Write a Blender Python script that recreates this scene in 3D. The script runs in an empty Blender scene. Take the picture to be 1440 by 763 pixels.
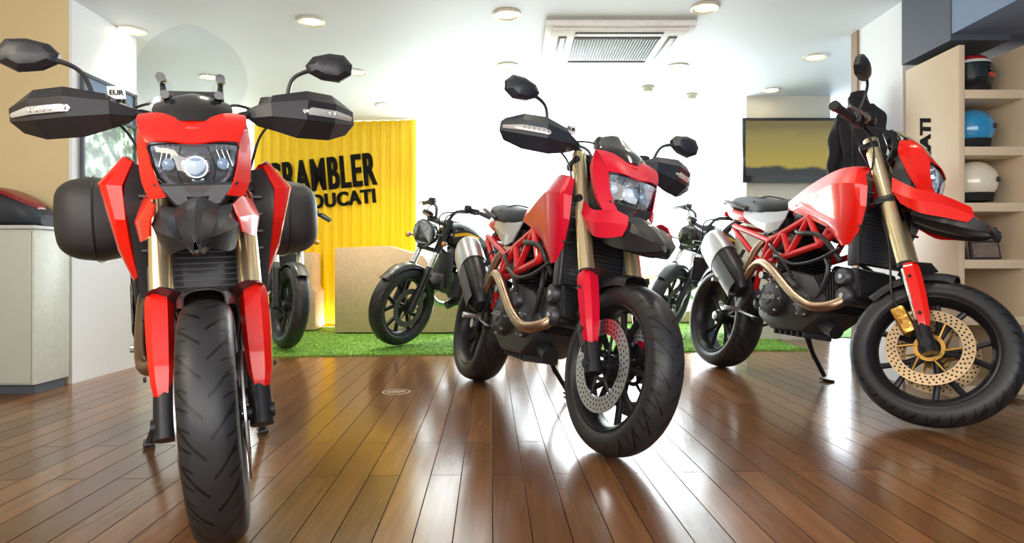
import bpy, bmesh, math, random
from mathutils import Vector, Matrix
random.seed(7)
V=Vector
C=bpy.context.scene.collection
pi=math.pi
def rad(a): return a*pi/180

# ------------------------------------------------------------------ materials
MATS={}
def pmat(name,col,rough=.4,metal=0.,coat=0.,nscale=30,var=.12,bump=.0,emit=None,estr=0,spec=.5,bscale=None):
    if name in MATS: return MATS[name]
    m=bpy.data.materials.new(name); m.use_nodes=True
    nt=m.node_tree; b=nt.nodes['Principled BSDF']
    b.inputs['Metallic'].default_value=metal
    b.inputs['Coat Weight'].default_value=coat
    b.inputs['Coat Roughness'].default_value=.05
    b.inputs['Specular IOR Level'].default_value=spec
    tc=nt.nodes.new('ShaderNodeTexCoord'); nz=nt.nodes.new('ShaderNodeTexNoise')
    nz.inputs['Scale'].default_value=nscale; nz.inputs['Detail'].default_value=4
    nt.links.new(tc.outputs['Object'],nz.inputs['Vector'])
    mr=nt.nodes.new('ShaderNodeMapRange')
    mr.inputs['To Min'].default_value=max(.02,rough*(1-var*1.5)); mr.inputs['To Max'].default_value=min(1,rough*(1+var*1.5))
    nt.links.new(nz.outputs['Fac'],mr.inputs['Value']); nt.links.new(mr.outputs['Result'],b.inputs['Roughness'])
    mx=nt.nodes.new('ShaderNodeMix'); mx.data_type='RGBA'
    c=list(col)
    mx.inputs[6].default_value=[x*(1-var) for x in c]+[1]; mx.inputs[7].default_value=[min(1,x*(1+var)) for x in c]+[1]
    nt.links.new(nz.outputs['Fac'],mx.inputs[0]); nt.links.new(mx.outputs[2],b.inputs['Base Color'])
    if bump:
        n2=nt.nodes.new('ShaderNodeTexNoise'); n2.inputs['Scale'].default_value=bscale or nscale*6
        nt.links.new(tc.outputs['Object'],n2.inputs['Vector'])
        bp=nt.nodes.new('ShaderNodeBump'); bp.inputs['Strength'].default_value=bump; bp.inputs['Distance'].default_value=.002
        nt.links.new(n2.outputs['Fac'],bp.inputs['Height']); nt.links.new(bp.outputs['Normal'],b.inputs['Normal'])
    if emit:
        b.inputs['Emission Color'].default_value=list(emit)+[1]; b.inputs['Emission Strength'].default_value=estr
    MATS[name]=m; return m
def glassmat(name,col=(.9,.95,1),fac=.12,rough=.02,k=.6):
    m=bpy.data.materials.new(name); m.use_nodes=True; nt=m.node_tree; nt.nodes.clear()
    o=nt.nodes.new('ShaderNodeOutputMaterial'); t=nt.nodes.new('ShaderNodeBsdfTransparent'); g=nt.nodes.new('ShaderNodeBsdfGlossy')
    t.inputs['Color'].default_value=list(col)+[1]; g.inputs['Roughness'].default_value=rough
    mx=nt.nodes.new('ShaderNodeMixShader'); fr=nt.nodes.new('ShaderNodeLayerWeight'); fr.inputs['Blend'].default_value=.3
    ad=nt.nodes.new('ShaderNodeMath'); ad.operation='MULTIPLY_ADD'; ad.inputs[1].default_value=k; ad.inputs[2].default_value=fac
    nt.links.new(fr.outputs['Facing'],ad.inputs[0]); nt.links.new(ad.outputs[0],mx.inputs[0])
    nt.links.new(t.outputs[0],mx.inputs[1]); nt.links.new(g.outputs[0],mx.inputs[2]); nt.links.new(mx.outputs[0],o.inputs[0])
    return m
RED=pmat('red_paint',(.82,.012,.005),.30,0,.6,nscale=3,var=.05,spec=.35)
RED2=pmat('red_paint_cool',(.66,.005,.032),.36,0,.25,nscale=3,var=.05,spec=.25)
REDF=pmat('red_frame',(.62,.008,.014),.40,0,.25)
BLK=pmat('black_plastic',(.022,.022,.026),.42,0,.15,bump=.15)
GUARD=pmat('blue_black_plastic',(.018,.024,.034),.40,0,.2,bump=.15)
GBLK=pmat('gloss_black',(.012,.012,.014),.18,0,.6)
MBLK=pmat('black_metal',(.024,.024,.028),.38,.4)
GREY=pmat('grey_plastic',(.040,.040,.044),.5,bump=.25)
DGREY=pmat('dark_seat_vinyl',(.032,.038,.052),.55,bump=.5)
LGREY=pmat('light_grey_paint',(.36,.36,.39),.35,.1,.4)
WHITE=pmat('white_paint',(.85,.85,.85),.3,0,.5)
ALU=pmat('cast_aluminium',(.50,.50,.52),.36,.9,bump=.15)
DALU=pmat('dark_cast_metal',(.09,.09,.10),.42,.7,bump=.2)
DSTEEL=pmat('dark_steel',(.10,.10,.10),.5,.2)
CHR=pmat('chrome',(.85,.84,.82),.10,1.)
FORK=pmat('fork_satin',(.88,.74,.46),.24,.8,var=.05)
GOLD=pmat('gold_anodised',(.72,.42,.11),.3,1.)
BRZ=pmat('heat_tinted_steel',(.42,.31,.22),.32,1.,nscale=6,var=.3)
STEEL=pmat('brushed_steel',(.62,.62,.63),.30,1.)
TSTEEL=pmat('bronze_tinted_steel',(.62,.46,.28),.34,1.)
HOLE=pmat('hole_dark',(.01,.01,.01),.8)
LENS=glassmat('clear_lens',(1,1,1),.08)
SCREEN=glassmat('clear_windscreen',(.965,.985,.99),.02,k=.28)
LED=pmat('led_lens',(.50,.50,.48),.15,.2,1,emit=(1,.97,.9),estr=.05)
AMB=pmat('amber_lens',(.85,.28,.02),.2,0,1)
REFL=pmat('reflector',(.92,.94,.96),.12,1.,nscale=60,var=.06,emit=(.75,.85,1),estr=.12)
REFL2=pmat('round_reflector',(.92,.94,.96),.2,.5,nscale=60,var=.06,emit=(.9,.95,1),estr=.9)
BULB=pmat('projector_glass',(.3,.42,.6),.05,.3,1,emit=(.6,.8,1),estr=.2)
MIR=pmat('mirror_glass',(.8,.8,.82),.03,1.)
BROWN=pmat('brown_leather',(.09,.045,.02),.5,bump=.4)
YEL=pmat('yellow_paint',(.85,.50,.01),.35,0,.5)

def rubber():
    m=bpy.data.materials.new('tire_rubber'); m.use_nodes=True; nt=m.node_tree; b=nt.nodes['Principled BSDF']
    N=nt.nodes.new; L=nt.links.new
    tc=N('ShaderNodeTexCoord'); sp=N('ShaderNodeSeparateXYZ'); L(tc.outputs['Object'],sp.inputs[0])
    def M(op,a,b_=None,c=None):
        n=N('ShaderNodeMath'); n.operation=op
        for i,x in enumerate((a,b_,c)):
            if x is None: continue
            if isinstance(x,(int,float)): n.inputs[i].default_value=x
            else: L(x,n.inputs[i])
        return n.outputs[0]
    ang=M('ARCTAN2',sp.outputs['Z'],sp.outputs['X'])
    ay=M('ABSOLUTE',sp.outputs['Y'])
    r=M('SQRT',M('ADD',M('MULTIPLY',sp.outputs['X'],sp.outputs['X']),M('MULTIPLY',sp.outputs['Z'],sp.outputs['Z'])))
    sgn=M('MULTIPLY',M('SIGN',sp.outputs['Y']),.25)
    K=22/(2*pi)
    u=M('FRACT',M('ADD',M('SUBTRACT',M('MULTIPLY',ang,K),M('ADD',M('MULTIPLY',ay,9),M('MULTIPLY',M('MULTIPLY',ay,ay),120))),sgn))
    g1=M('LESS_THAN',M('ABSOLUTE',M('SUBTRACT',u,.5)),.06)
    g1=M('MULTIPLY',g1,M('GREATER_THAN',ay,.006))
    u2=M('FRACT',M('ADD',M('SUBTRACT',M('MULTIPLY',ang,K*2),M('MULTIPLY',ay,16)),sgn))
    g2=M('LESS_THAN',M('ABSOLUTE',M('SUBTRACT',u2,.2)),.07)
    g2=M('MULTIPLY',g2,M('GREATER_THAN',ay,.034))
    g=M('MAXIMUM',g1,g2)
    g=M('MULTIPLY',g,M('GREATER_THAN',r,.266))
    mx=N('ShaderNodeMix'); mx.data_type='RGBA'; mx.inputs[6].default_value=(.024,.024,.027,1); mx.inputs[7].default_value=(.003,.003,.003,1)
    L(g,mx.inputs[0]); L(mx.outputs[2],b.inputs['Base Color'])
    nz=N('ShaderNodeTexNoise'); nz.inputs['Scale'].default_value=60; L(tc.outputs['Object'],nz.inputs['Vector'])
    h=M('SUBTRACT',M('MULTIPLY',nz.outputs['Fac'],.08),g)
    bp=N('ShaderNodeBump'); bp.inputs['Distance'].default_value=.005; bp.inputs['Strength'].default_value=1.0
    L(h,bp.inputs['Height']); L(bp.outputs['Normal'],b.inputs['Normal']); b.inputs['Roughness'].default_value=.42
    return m
RUB=rubber()

# ------------------------------------------------------------------ mesh builder
def cr(p,n,closed=False):
    if n<=1 or len(p)<3: 
        return list(p)
    out=[];m=len(p)
    rng=m if closed else m-1
    for i in range(rng):
        if closed: a,b,c,d=p[(i-1)%m],p[i],p[(i+1)%m],p[(i+2)%m]
        else:
            b,c=p[i],p[i+1]
            a=p[i-1] if i>0 else b*2-c
            d=p[i+2] if i+2<m else c*2-b
        for k in range(n):
            t=k/n
            out.append(.5*((2*b)+(c-a)*t+(2*a-5*b+4*c-d)*t*t+(3*b-a-3*c+d)*t**3))
    if not closed: out.append(p[-1].copy())
    return out
class MB:
    def __init__(s): s.v=[];s.f=[];s.m=[]
    def add(s,v,f,mi=0):
        o=len(s.v); s.v+=[V(x) for x in v]
        for q in f: s.f.append([o+i for i in q]); s.m.append(mi)
        return s
    def map(s,fn,start=0):
        for i in range(start,len(s.v)): s.v[i]=fn(s.v[i])
        return s
    def bm(s,bm,mi=0):
        bm.verts.index_update()
        s.add([v.co.copy() for v in bm.verts],[[v.index for v in f.verts] for f in bm.faces],mi); bm.free(); return s
    def mirror(s,start=0):
        n=len(s.v); fs=[(list(f),m) for f,m in zip(s.f,s.m) if min(f)>=start]
        s.v+=[V((v.x,-v.y,v.z)) for v in s.v[start:]]
        for f,m in fs: s.f.append([i-start+n for i in reversed(f)]); s.m.append(m)
        return s
    def tube(s,pts,r,seg=10,n=5,mi=0,closed=False,flat=1.0):
        pts=[V(p) for p in pts]; rr=r if isinstance(r,(list,tuple)) else [r]*len(pts)
        P=cr(pts,n,closed); R=[x.x for x in cr([V((a,0,0)) for a in rr],n,closed)]
        vs=[];fs=[];ref=None
        k=len(P)
        for i,p in enumerate(P):
            t=(P[(i+1)%k]-P[i-1]) if closed else (P[min(i+1,k-1)]-P[max(i-1,0)])
            t.normalize()
            if ref is None:
                ref=V((0,0,1)) if abs(t.z)<.9 else V((1,0,0))
            a=(ref-t*ref.dot(t)).normalized(); b=t.cross(a); ref=a
            for j in range(seg):
                q=2*pi*j/seg; vs.append(p+(a*math.cos(q)+b*math.sin(q)*flat)*R[i])
        for i in range(k if closed else k-1):
            for j in range(seg):
                i2=(i+1)%k
                fs.append([i*seg+j,i*seg+(j+1)%seg,i2*seg+(j+1)%seg,i2*seg+j])
        if not closed:
            fs.append(list(range(seg))[::-1]); fs.append([(k-1)*seg+j for j in range(seg)])
        return s.add(vs,fs,mi)
    def cyl(s,p0,p1,r0,r1=None,seg=16,mi=0):
        r1=r0 if r1 is None else r1
        return s.tube([p0,p1],[r0,r1],seg,1,mi)
    def lathe(s,prof,c=(0,0,0),axis=(0,1,0),seg=48,mi=0,closed=False):
        c=V(c);ax=V(axis).normalized(); ref=V((0,0,1)) if abs(ax.z)<.9 else V((1,0,0))
        a=(ref-ax*ref.dot(ax)).normalized(); b=ax.cross(a)
        vs=[];fs=[];n=len(prof)
        for j in range(seg):
            q=2*pi*j/seg; d=a*math.cos(q)+b*math.sin(q)
            for (h,r) in prof: vs.append(c+ax*h+d*r)
        for j in range(seg):
            j2=(j+1)%seg
            for i in range(n if closed else n-1):
                i2=(i+1)%n; fs.append([j*n+i,j*n+i2,j2*n+i2,j2*n+i])
        if not closed:
            if prof[0][1]>1e-4: fs.append([j*n for j in range(seg)])
            if prof[-1][1]>1e-4: fs.append([j*n+n-1 for j in range(seg)])
        return s.add(vs,fs,mi)
    def rbox(s,c,size,bev=.005,rot=None,mi=0,seg=2):
        b=bmesh.new(); bmesh.ops.create_cube(b,size=1)
        bmesh.ops.scale(b,vec=size,verts=b.verts)
        if bev>0: bmesh.ops.bevel(b,geom=list(b.edges),offset=bev,segments=seg,affect='EDGES',profile=.5)
        if rot is not None: bmesh.ops.rotate(b,cent=(0,0,0),matrix=rot,verts=b.verts)
        bmesh.ops.translate(b,vec=c,verts=b.verts)
        return s.bm(b,mi)
    def prism(s,poly,vec,bev=.0,mi=0,seg=2):
        b=bmesh.new(); vs=[b.verts.new(V(p)) for p in poly]; f=b.faces.new(vs)
        r=bmesh.ops.extrude_face_region(b,geom=[f]); nv=[g for g in r['geom'] if isinstance(g,bmesh.types.BMVert)]
        bmesh.ops.translate(b,vec=vec,verts=nv)
        bmesh.ops.recalc_face_normals(b,faces=b.faces)
        if bev>0: bmesh.ops.bevel(b,geom=list(b.edges),offset=bev,segments=seg,affect='EDGES',profile=.5)
        return s.bm(b,mi)
    def grid(s,rows,n=4,th=.004,mi=0,nr_=None):
        g=[cr([V(p) for p in r],n) for r in rows]
        cols=[cr([r[j] for r in g],nr_ or n) for j in range(len(g[0]))]
        nr=len(cols[0]);nc=len(cols)
        P=[[cols[j][i] for j in range(nc)] for i in range(nr)]
        vs=[];ins=[]
        for i in range(nr):
            for j in range(nc):
                du=P[i][min(j+1,nc-1)]-P[i][max(j-1,0)]; dv=P[min(i+1,nr-1)][j]-P[max(i-1,0)][j]
                N=du.cross(dv)
                if N.length<1e-9: N=V((0,0,1))
                N.normalize(); vs.append(P[i][j]); ins.append(P[i][j]-N*th)
        k=nr*nc; fs=[]
        I=lambda i,j:i*nc+j
        for i in range(nr-1):
            for j in range(nc-1):
                fs.append([I(i,j),I(i,j+1),I(i+1,j+1),I(i+1,j)]); fs.append([k+I(i,j),k+I(i+1,j),k+I(i+1,j+1),k+I(i,j+1)])
        for j in range(nc-1):
            fs.append([I(0,j),k+I(0,j),k+I(0,j+1),I(0,j+1)]); fs.append([I(nr-1,j),I(nr-1,j+1),k+I(nr-1,j+1),k+I(nr-1,j)])
        for i in range(nr-1):
            fs.append([I(i,0),I(i+1,0),k+I(i+1,0),k+I(i,0)]); fs.append([I(i,nc-1),k+I(i,nc-1),k+I(i+1,nc-1),I(i+1,nc-1)])
        return s.add(vs+ins,fs,mi)
    def loft(s,rings,nr=3,na=4,mi=0,mifn=None):
        R=[cr([V(p) for p in r],nr,True) for r in rings]; m=len(R[0])
        cols=[cr([r[j] for r in R],na) for j in range(m)]
        k=len(cols[0]); vs=[];fs=[]
        for i in range(k):
            for j in range(m): vs.append(cols[j][i])
        for i in range(k-1):
            for j in range(m): fs.append([i*m+j,i*m+(j+1)%m,(i+1)*m+(j+1)%m,(i+1)*m+j])
        nf=len(s.f)
        fs.append(list(range(m))); fs.append([(k-1)*m+j for j in range(m)])
        s.add(vs,fs,mi)
        if mifn:
            for i in range(k-1):
                for j in range(m): s.m[nf+i*m+j]=mifn(i/(k-1),j,m)
        return s
def ell(c,hw,hh,n=12,p=2.6,ax='x',low=1.0):
    out=[]
    for i in range(n):
        q=2*pi*i/n; a=math.cos(q);b=math.sin(q)
        u=math.copysign(abs(a)**(2/p),a)*hw; w=math.copysign(abs(b)**(2/p),b)*hh
        if w<0: w*=low
        if ax=='x': out.append(V((c[0],c[1]+u,c[2]+w)))
        elif ax=='y': out.append(V((c[0]+u,c[1],c[2]+w)))
        else: out.append(V((c[0]+u,c[1]+w,c[2])))
    return out
def mk(name,mb,mats,parent=None,M=None,angle=35,label=None):
    me=bpy.data.meshes.new(name); me.from_pydata([tuple(v) for v in mb.v],[],mb.f)
    if not isinstance(mats,(list,tuple)): mats=[mats]
    for m in mats: me.materials.append(m)
    for p,mi in zip(me.polygons,mb.m): p.material_index=mi
    b=bmesh.new(); b.from_mesh(me); bmesh.ops.recalc_face_normals(b,faces=b.faces); b.to_mesh(me); b.free()
    for p in me.polygons: p.use_smooth=True
    me.set_sharp_from_angle(angle=rad(angle)); me.update()
    o=bpy.data.objects.new(name,me); C.objects.link(o)
    if parent: o.parent=parent
    if M is not None: o.matrix_local=M
    if label: o['label']=label
    return o
def top(o,label,cat,group=None,kind=None):
    o['label']=label;o['category']=cat
    if group:o['group']=group
    if kind:o['kind']=kind
    return o
def empty(name,loc,rot=(0,0,0)):
    e=bpy.data.objects.new(name,None); e.empty_display_size=.1; C.objects.link(e); e.location=loc; e.rotation_euler=rot; return e
def text(name,body,size,mat,parent=None,M=None,ext=.002,off=0.,sx=1.,spacing=1.,align='CENTER',shear=0.,fat=0.):
    cu=bpy.data.curves.new(name,'FONT'); cu.body=body;cu.size=size;cu.extrude=ext;cu.offset=off;cu.align_x=align;cu.align_y='CENTER';cu.space_character=spacing;cu.shear=shear
    t=bpy.data.objects.new(name,cu); C.objects.link(t); bpy.context.view_layer.update()
    dg=bpy.context.evaluated_depsgraph_get(); me=bpy.data.meshes.new_from_object(t.evaluated_get(dg))
    bpy.data.objects.remove(t); bpy.data.curves.remove(cu)
    for v in me.vertices: v.co.x*=sx
    if fat:
        b=bmesh.new()
        for i,dx in enumerate((-fat,-fat*.33,fat*.33,fat)):
            n0=len(b.verts); b.from_mesh(me); b.verts.ensure_lookup_table()
            for v in b.verts[n0:]: v.co.x+=dx; v.co.z+=i*.0002
        b.to_mesh(me); b.free()
    me.materials.clear(); me.materials.append(mat)
    o=bpy.data.objects.new(name,me); C.objects.link(o)
    if parent:o.parent=parent
    if M is not None:o.matrix_local=M
    return o
FACEX=Matrix(((0,0,1,0),(1,0,0,0),(0,1,0,0),(0,0,0,1)))
FACEMY=Matrix.Rotation(rad(90),4,'X')

# ------------------------------------------------------------------ motorcycle parts
def wheel(parent,name,axle,S,R,hw,discs,carrier,rim=MBLK,spokes=5,split=.26,dmat=STEEL,sr=1.0):
    M=(S if S is not None else Matrix())@Matrix.Translation(axle)
    k=R-.30; rw=hw*.8
    mb=MB()
    rr=.222+k*.6
    mb.lathe([(-rw,rr+.006),(-rw-.004,rr-.004),(-rw+.012,rr-.018),(-.012,rr-.028),(.012,rr-.028),(rw-.012,rr-.018),(rw+.004,rr-.004),(rw,rr+.006),(rw-.02,rr-.006),(-rw+.02,rr-.006)],seg=64,closed=True)
    mb.lathe([(-.062,.0),(-.062,.022),(-.05,.028),(-.045,.042),(.045,.042),(.05,.028),(.062,.022),(.062,0)],seg=24)
    for i in range(spokes):
        a=2*pi*i/spokes+.2
        for sgn in (-1,1):
            a2=a+sgn*split
            p0=V((math.cos(a)*.035,0,math.sin(a)*.035)); pm=V((math.cos(a+sgn*split*.55)*.11,0,math.sin(a+sgn*split*.55)*.11)); p1=V((math.cos(a2)*(rr-.02),0,math.sin(a2)*(rr-.02)))
            mb.tube([p0,pm,p1],[.016*sr,.0115*sr,.013*sr],8,4,0)
    w=mk(name,mb,[rim],parent,M)
    mb=MB()
    b=hw
    P=[(-.80,.0),(-.97,.16),(-1.0,.42),(-.90,.70),(-.66,.88),(-.34,.975),(0,1.0),(.34,.975),(.66,.88),(.90,.70),(1.0,.42),(.97,.16),(.80,0)]
    r0=rr+.001
    prof=[V((x*b,r0+(R-r0)*y,0)) for x,y in P]
    prof=[(p.x,p.y) for p in cr(prof,2)]
    prof+= [(b*.6,r0+.004),(-b*.6,r0+.004)]
    mb.lathe(prof,seg=96,closed=True)
    mk('tire',mb,RUB,w)
    for y,ri,ro in discs:
        mb=MB(); mb.lathe([(y-.0025,ri),(y-.0025,ro),(y+.0025,ro),(y+.0025,ri)],seg=64,closed=True)
        n=int(2*pi*ro/.024)
        for row,r in enumerate((ri+(ro-ri)*.22,ri+(ro-ri)*.5,ri+(ro-ri)*.78)):
            for i in range(n):
                a=2*pi*(i+row*.36)/n
                c=V((math.cos(a)*r,0,math.sin(a)*r)); 
                for sy in (-1,1):
                    vs=[c+V((math.cos(q)*.0040,y+sy*.003,math.sin(q)*.0040)) for q in [2*pi*k/7 for k in range(7)]]
                    mb.add(vs,[list(range(7))],1)
        yy=y*.93
        mb.lathe([(yy-.002,.040),(yy-.002,.055),(yy+.002,.055),(yy+.002,.040)],seg=32,mi=2,closed=True)
        for i in range(6):
            a=2*pi*i/6; mb.cyl((math.cos(a)*.05,yy,math.sin(a)*.05),(math.cos(a+.22)*(ri+.004),y,math.sin(a+.22)*(ri+.004)),.0060,.0045,6,2)
        mk('brake_disc',mb,[dmat,HOLE,carrier],w)
    return w

def engine(B,Mb=None,cov=DALU,xo=0,zo=0,logo=True):
    o=V((xo,0,zo))
    mb=MB()
    poly=[(.50,-.115,.30),(.62,-.115,.24),(.86,-.115,.25),(.98,-.115,.33),(1.0,-.115,.43),(.90,-.115,.53),(.72,-.115,.56),(.56,-.115,.50),(.48,-.115,.40)]
    mb.prism([V(p)+o for p in poly],(0,.23,0),.018)
    mb.lathe([(-.165,0),(-.165,.05),(-.16,.078),(-.148,.09),(-.11,.095)],c=V((.64,0,.40))+o,seg=32)
    mb.lathe([(-.172,.0),(-.172,.03),(-.164,.034)],c=V((.64,0,.40))+o,seg=24)
    mb.lathe([(.165,0),(.162,.06),(.15,.08),(.11,.088)],c=V((.88,0,.40))+o,seg=32)
    mb.lathe([(-.145,0),(-.143,.04),(-.135,.055),(-.11,.06)],c=V((.88,0,.38))+o,seg=28)
    mb.lathe([(-.138,0),(-.137,.028),(-.13,.033),(-.11,.035)],c=V((.76,0,.48))+o,seg=24)
    for i in range(8):
        a=2*pi*i/8; p=V((.64+math.cos(a)*.085,-.15,.40+math.sin(a)*.085))+o
        mb.cyl(p,p+V((0,-.012,0)),.007,.006,6,1)
    for i in range(6):
        a=2*pi*i/6; p=V((.88+math.cos(a)*.052,-.132,.38+math.sin(a)*.052))+o
        mb.cyl(p,p+V((0,-.012,0)),.006,.005,6,1)
    for i in range(6): mb.rbox(V((.62+i*.045,0,.235))+o,(.008,.17,.03),.002,None,0,1)
    mb.cyl(V((.93,-.04,.30))+o,V((1.02,-.04,.27))+o,.036,.036,20,2)
    mb.cyl(V((.80,.10,.58))+o,V((.95,.10,.56))+o,.03,.03,18,2)
    mb.cyl(V((.55,-.12,.52))+o,V((.55,-.16,.52))+o,.02,.02,14,1)
    e=mk('engine',mb,[cov,ALU,BLK],B,Mb)
    def cylhead(base,dirv,name):
        mb=MB(); d=V(dirv).normalized(); b=V(base)+o; q=V((0,0,1)).rotation_difference(d).to_matrix()
        for i in range(9): mb.rbox(b+d*(.02+i*.017),(.19,.19,.007),.003,q,0,1)
        mb.rbox(b+d*.08,(.15,.15,.19),.015,q)
        mb.rbox(b+d*.215,(.17,.20,.10),.022,q)
        mb.rbox(b+d*.275,(.13,.21,.04),.012,q)
        for sx in (-.045,.045):
            c=b+d*.21+q@V((sx,0,0)); mb.lathe([(-.125,0),(-.125,.035),(-.115,.043),(-.09,.045)],c=c,seg=20,mi=1)
            mb.lathe([(-.128,0),(-.128,.012),(-.12,.014)],c=c,seg=10,mi=2)
        mk(name,mb,[DALU if cov is not DALU else MBLK,DALU,ALU],e)
    cylhead((.70,0,.50),(-.22,0,1),'cylinder'); cylhead((.90,0,.44),(1,0,.22),'cylinder')
    mb=MB()
    for y in (-.10,.10):
        mb.tube([V((.95,y,.62))+o,V((1.02,y*1.3,.56))+o,V((.98,y*1.2,.46))+o,V((.9,y,.40))+o],.011,8,5)
    mb.tube([V((.72,-.1,.78))+o,V((.80,-.15,.74))+o,V((.95,-.14,.72))+o,V((1.08,-.12,.60))+o],.012,8,5)
    mb.tube([V((.60,-.13,.60))+o,V((.68,-.17,.62))+o,V((.80,-.16,.58))+o,V((.95,-.15,.60))+o,V((1.08,-.13,.66))+o],.008,8,5)
    mb.tube([V((.52,-.10,.70))+o,V((.60,-.16,.68))+o,V((.70,-.15,.60))+o,V((.78,-.14,.52))+o],.009,8,5)
    mk('hose',mb,BLK,e)
    if logo:
        text('engine_lettering','DUCATI',.030,ALU,e,Matrix.Translation(V((.655,-.1735,.405))+o)@FACEMY,.0008,.0003,sx=.9)
    return e

def hyper(label,front,rear,lean,steer,red=RED,shroud=1.0,touring=False,lift=.002,carrier=MBLK,flash=WHITE,eur=True,scale=1.0,rise=0.,frise=0.,guards=True,dmat=STEEL,tagy=-.195,mirrors=(-1,1),cover=GREY,redbeak=False,gmat=BLK,dr=(.108,.162)):
    f=V(front);r=V(rear); h=(f-r).normalized(); yaw=math.atan2(h.y,h.x)
    c=(f+r)/2; base=c-h*.745*scale
    B=empty('motorcycle',(base.x,base.y,lift),(rad(lean),0,yaw)); B.scale=(scale,)*3
    top(B,label,'motorcycle')
    u=V((-.4305,0,.9026)); A=V((1.49,0,.30)); pp=V((.9026,0,.4305))
    P0=A+u*.8-pp*.03
    S=Matrix.Translation(P0)@Matrix.Rotation(rad(steer),4,u)@Matrix.Translation(-P0)
    S2=S@Matrix.Translation(u*frise); MB_=Matrix.Translation((0,0,rise))
    fw=wheel(B,'front_wheel',A,S,.30,.061,[(-.072,)+dr,(.072,)+dr],carrier,dmat=dmat)
    wheel(B,'rear_wheel',V((0,0,.315)),None,.315,.088,[(.075,.07,.12)],MBLK)
    # ---- fork
    mb=MB()
    for y in (-.108,.108):
        q=lambda t,dp=0: A+u*t+pp*dp+V((0,y,0))
        mb.cyl(q(.02),q(.42),.0215,mi=1,seg=20)
        mb.cyl(q(.34),q(.90+frise),.0305,mi=0,seg=24)
        mb.cyl(q(.335),q(.355),.032,mi=2,seg=24)
        mb.cyl(q(.90+frise),q(.91+frise),.024,mi=2)
        mb.cyl(q(-.035),q(.10),.030,.027,mi=2)
        mb.cyl(A+V((0,y*.62,0)),A+V((0,y*1.3,0)),.019,mi=2)
    for t in (.66,.86+frise):
        cc=A+u*t-pp*.012; rm=Matrix.Rotation(-rad(25.5),3,'Y')
        mb.rbox(cc,(.078,.285,.035),.01,rm,2)
    mb.cyl(A+V((0,-.13,0)),A+V((0,.13,0)),.012,mi=1)
    fk=mk('front_fork',mb,[FORK,CHR,MBLK],B,S)
    for y in (-1,1):
        mb=MB(); ca=A+V((-.105,y*.082,.085))
        rm=Matrix.Rotation(rad(52),3,'Y')
        mb.rbox(ca,(.12,.052,.055),.012,rm); mb.rbox(ca+V((.01,0,-.005)),(.05,.062,.04),.01,rm)
        for k in (-.03,.03): mb.cyl(ca+rm@V((k,y*.026,0)),ca+rm@V((k,y*.032,0)),.014,seg=14)
        mb.tube([ca+V((0,0,.03)),ca+V((-.07,-y*.01,.1)),ca+V((-.12,y*.03,.3)),ca+V((-.22,-y*.02,.5))],.0045,6,5,1)
        mk('brake_caliper',mb,[DALU if carrier is MBLK else GOLD,BLK],fk)
    # short fork guards: flat front face folding back along the outside
    for y in (-1,1):
        rows=[]
        for t,w,o in ((.345,.030,.012),(.322,.040,.014),(.26,.041,.014),(.18,.038,.012),(.10,.031,.008),(.03,.013,.0)):
            cc=A+u*t+V((0,y*.110,0))+pp*o
            rows.append([cc+V((0,y*a*w,0))+pp*(b_*w) for a,b_ in ((-.72,.10),(-.45,.80),(.45,.86),(.86,.40),(.95,-.45))])
        mb=MB(); mb.grid(rows,1,.004,0,3)
        for tt in (.28,.12): 
            p=A+u*tt+pp*.01+V((0,y*.148,0)); mb.cyl(p,p+V((0,y*.006,0)),.007,.006,10,1)
        mk('fork_guard',mb,[red,MBLK],B,S,angle=20)
    rows=[]
    for a,w in ((86,.050),(96,.066),(112,.072),(130,.070),(148,.058)):
        aa=rad(a); rows.append([A+V((math.cos(aa)*(.328-d),yy*w,math.sin(aa)*(.328-d))) for yy,d in ((-1,.045),(-.93,.016),(-.5,.002),(0,0),(.5,.002),(.93,.016),(1,.045))])
    mb=MB(); mb.grid(rows,3,.004)
    for y in (-1,1):
        mb.prism([A+V((-.04,y*.060,.322)),A+V((-.15,y*.068,.262)),A+V((-.17,y*.10,.270)),A+V((-.15,y*.135,.305)),A+V((-.10,y*.142,.322)),A+V((-.06,y*.105,.338))],(0,-y*.006,.0),.0)
    mk('front_fender',mb,BLK,B,S)
    # ---- fairing mask and separate lower side wings
    FS=lambda p: V((p.x-.015,p.y*.90,1.13+(p.z-1.13)*1.10-.008))
    mb=MB()
    mb.grid([[(1.235,-.118,1.118),(1.235,-.06,1.132),(1.235,0,1.136),(1.235,.06,1.132),(1.235,.118,1.118)],
             [(1.285,-.146,1.110),(1.30,-.07,1.116),(1.305,0,1.116),(1.30,.07,1.116),(1.285,.146,1.110)],
             [(1.33,-.148,1.085),(1.35,-.075,1.082),(1.355,0,1.078),(1.35,.075,1.082),(1.33,.148,1.085)],
             [(1.360,-.136,1.052),(1.385,-.07,1.046),(1.392,0,1.040),(1.385,.07,1.046),(1.360,.136,1.052)],
             [(1.375,-.122,1.028),(1.405,-.07,1.026),(1.415,0,1.018),(1.405,.07,1.026),(1.375,.122,1.028)]],3,.004)
    st=len(mb.v)
    mb.grid([[(1.235,.118,1.118),(1.285,.146,1.110),(1.33,.148,1.085)],
             [(1.250,.136,1.06),(1.305,.156,1.05),(1.375,.126,1.036)],
             [(1.290,.140,1.00),(1.335,.153,.985),(1.390,.117,.980)],
             [(1.330,.138,.945),(1.365,.144,.932),(1.410,.100,.930)],
             [(1.365,.126,.905),(1.390,.124,.893),(1.430,.080,.895)]],1,.004,0,3)
    mb.mirror(st); mb.map(FS)
    ff=mk('front_fairing',mb,red,B,S2,angle=28)
    wx=.035 if redbeak else .0
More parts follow.
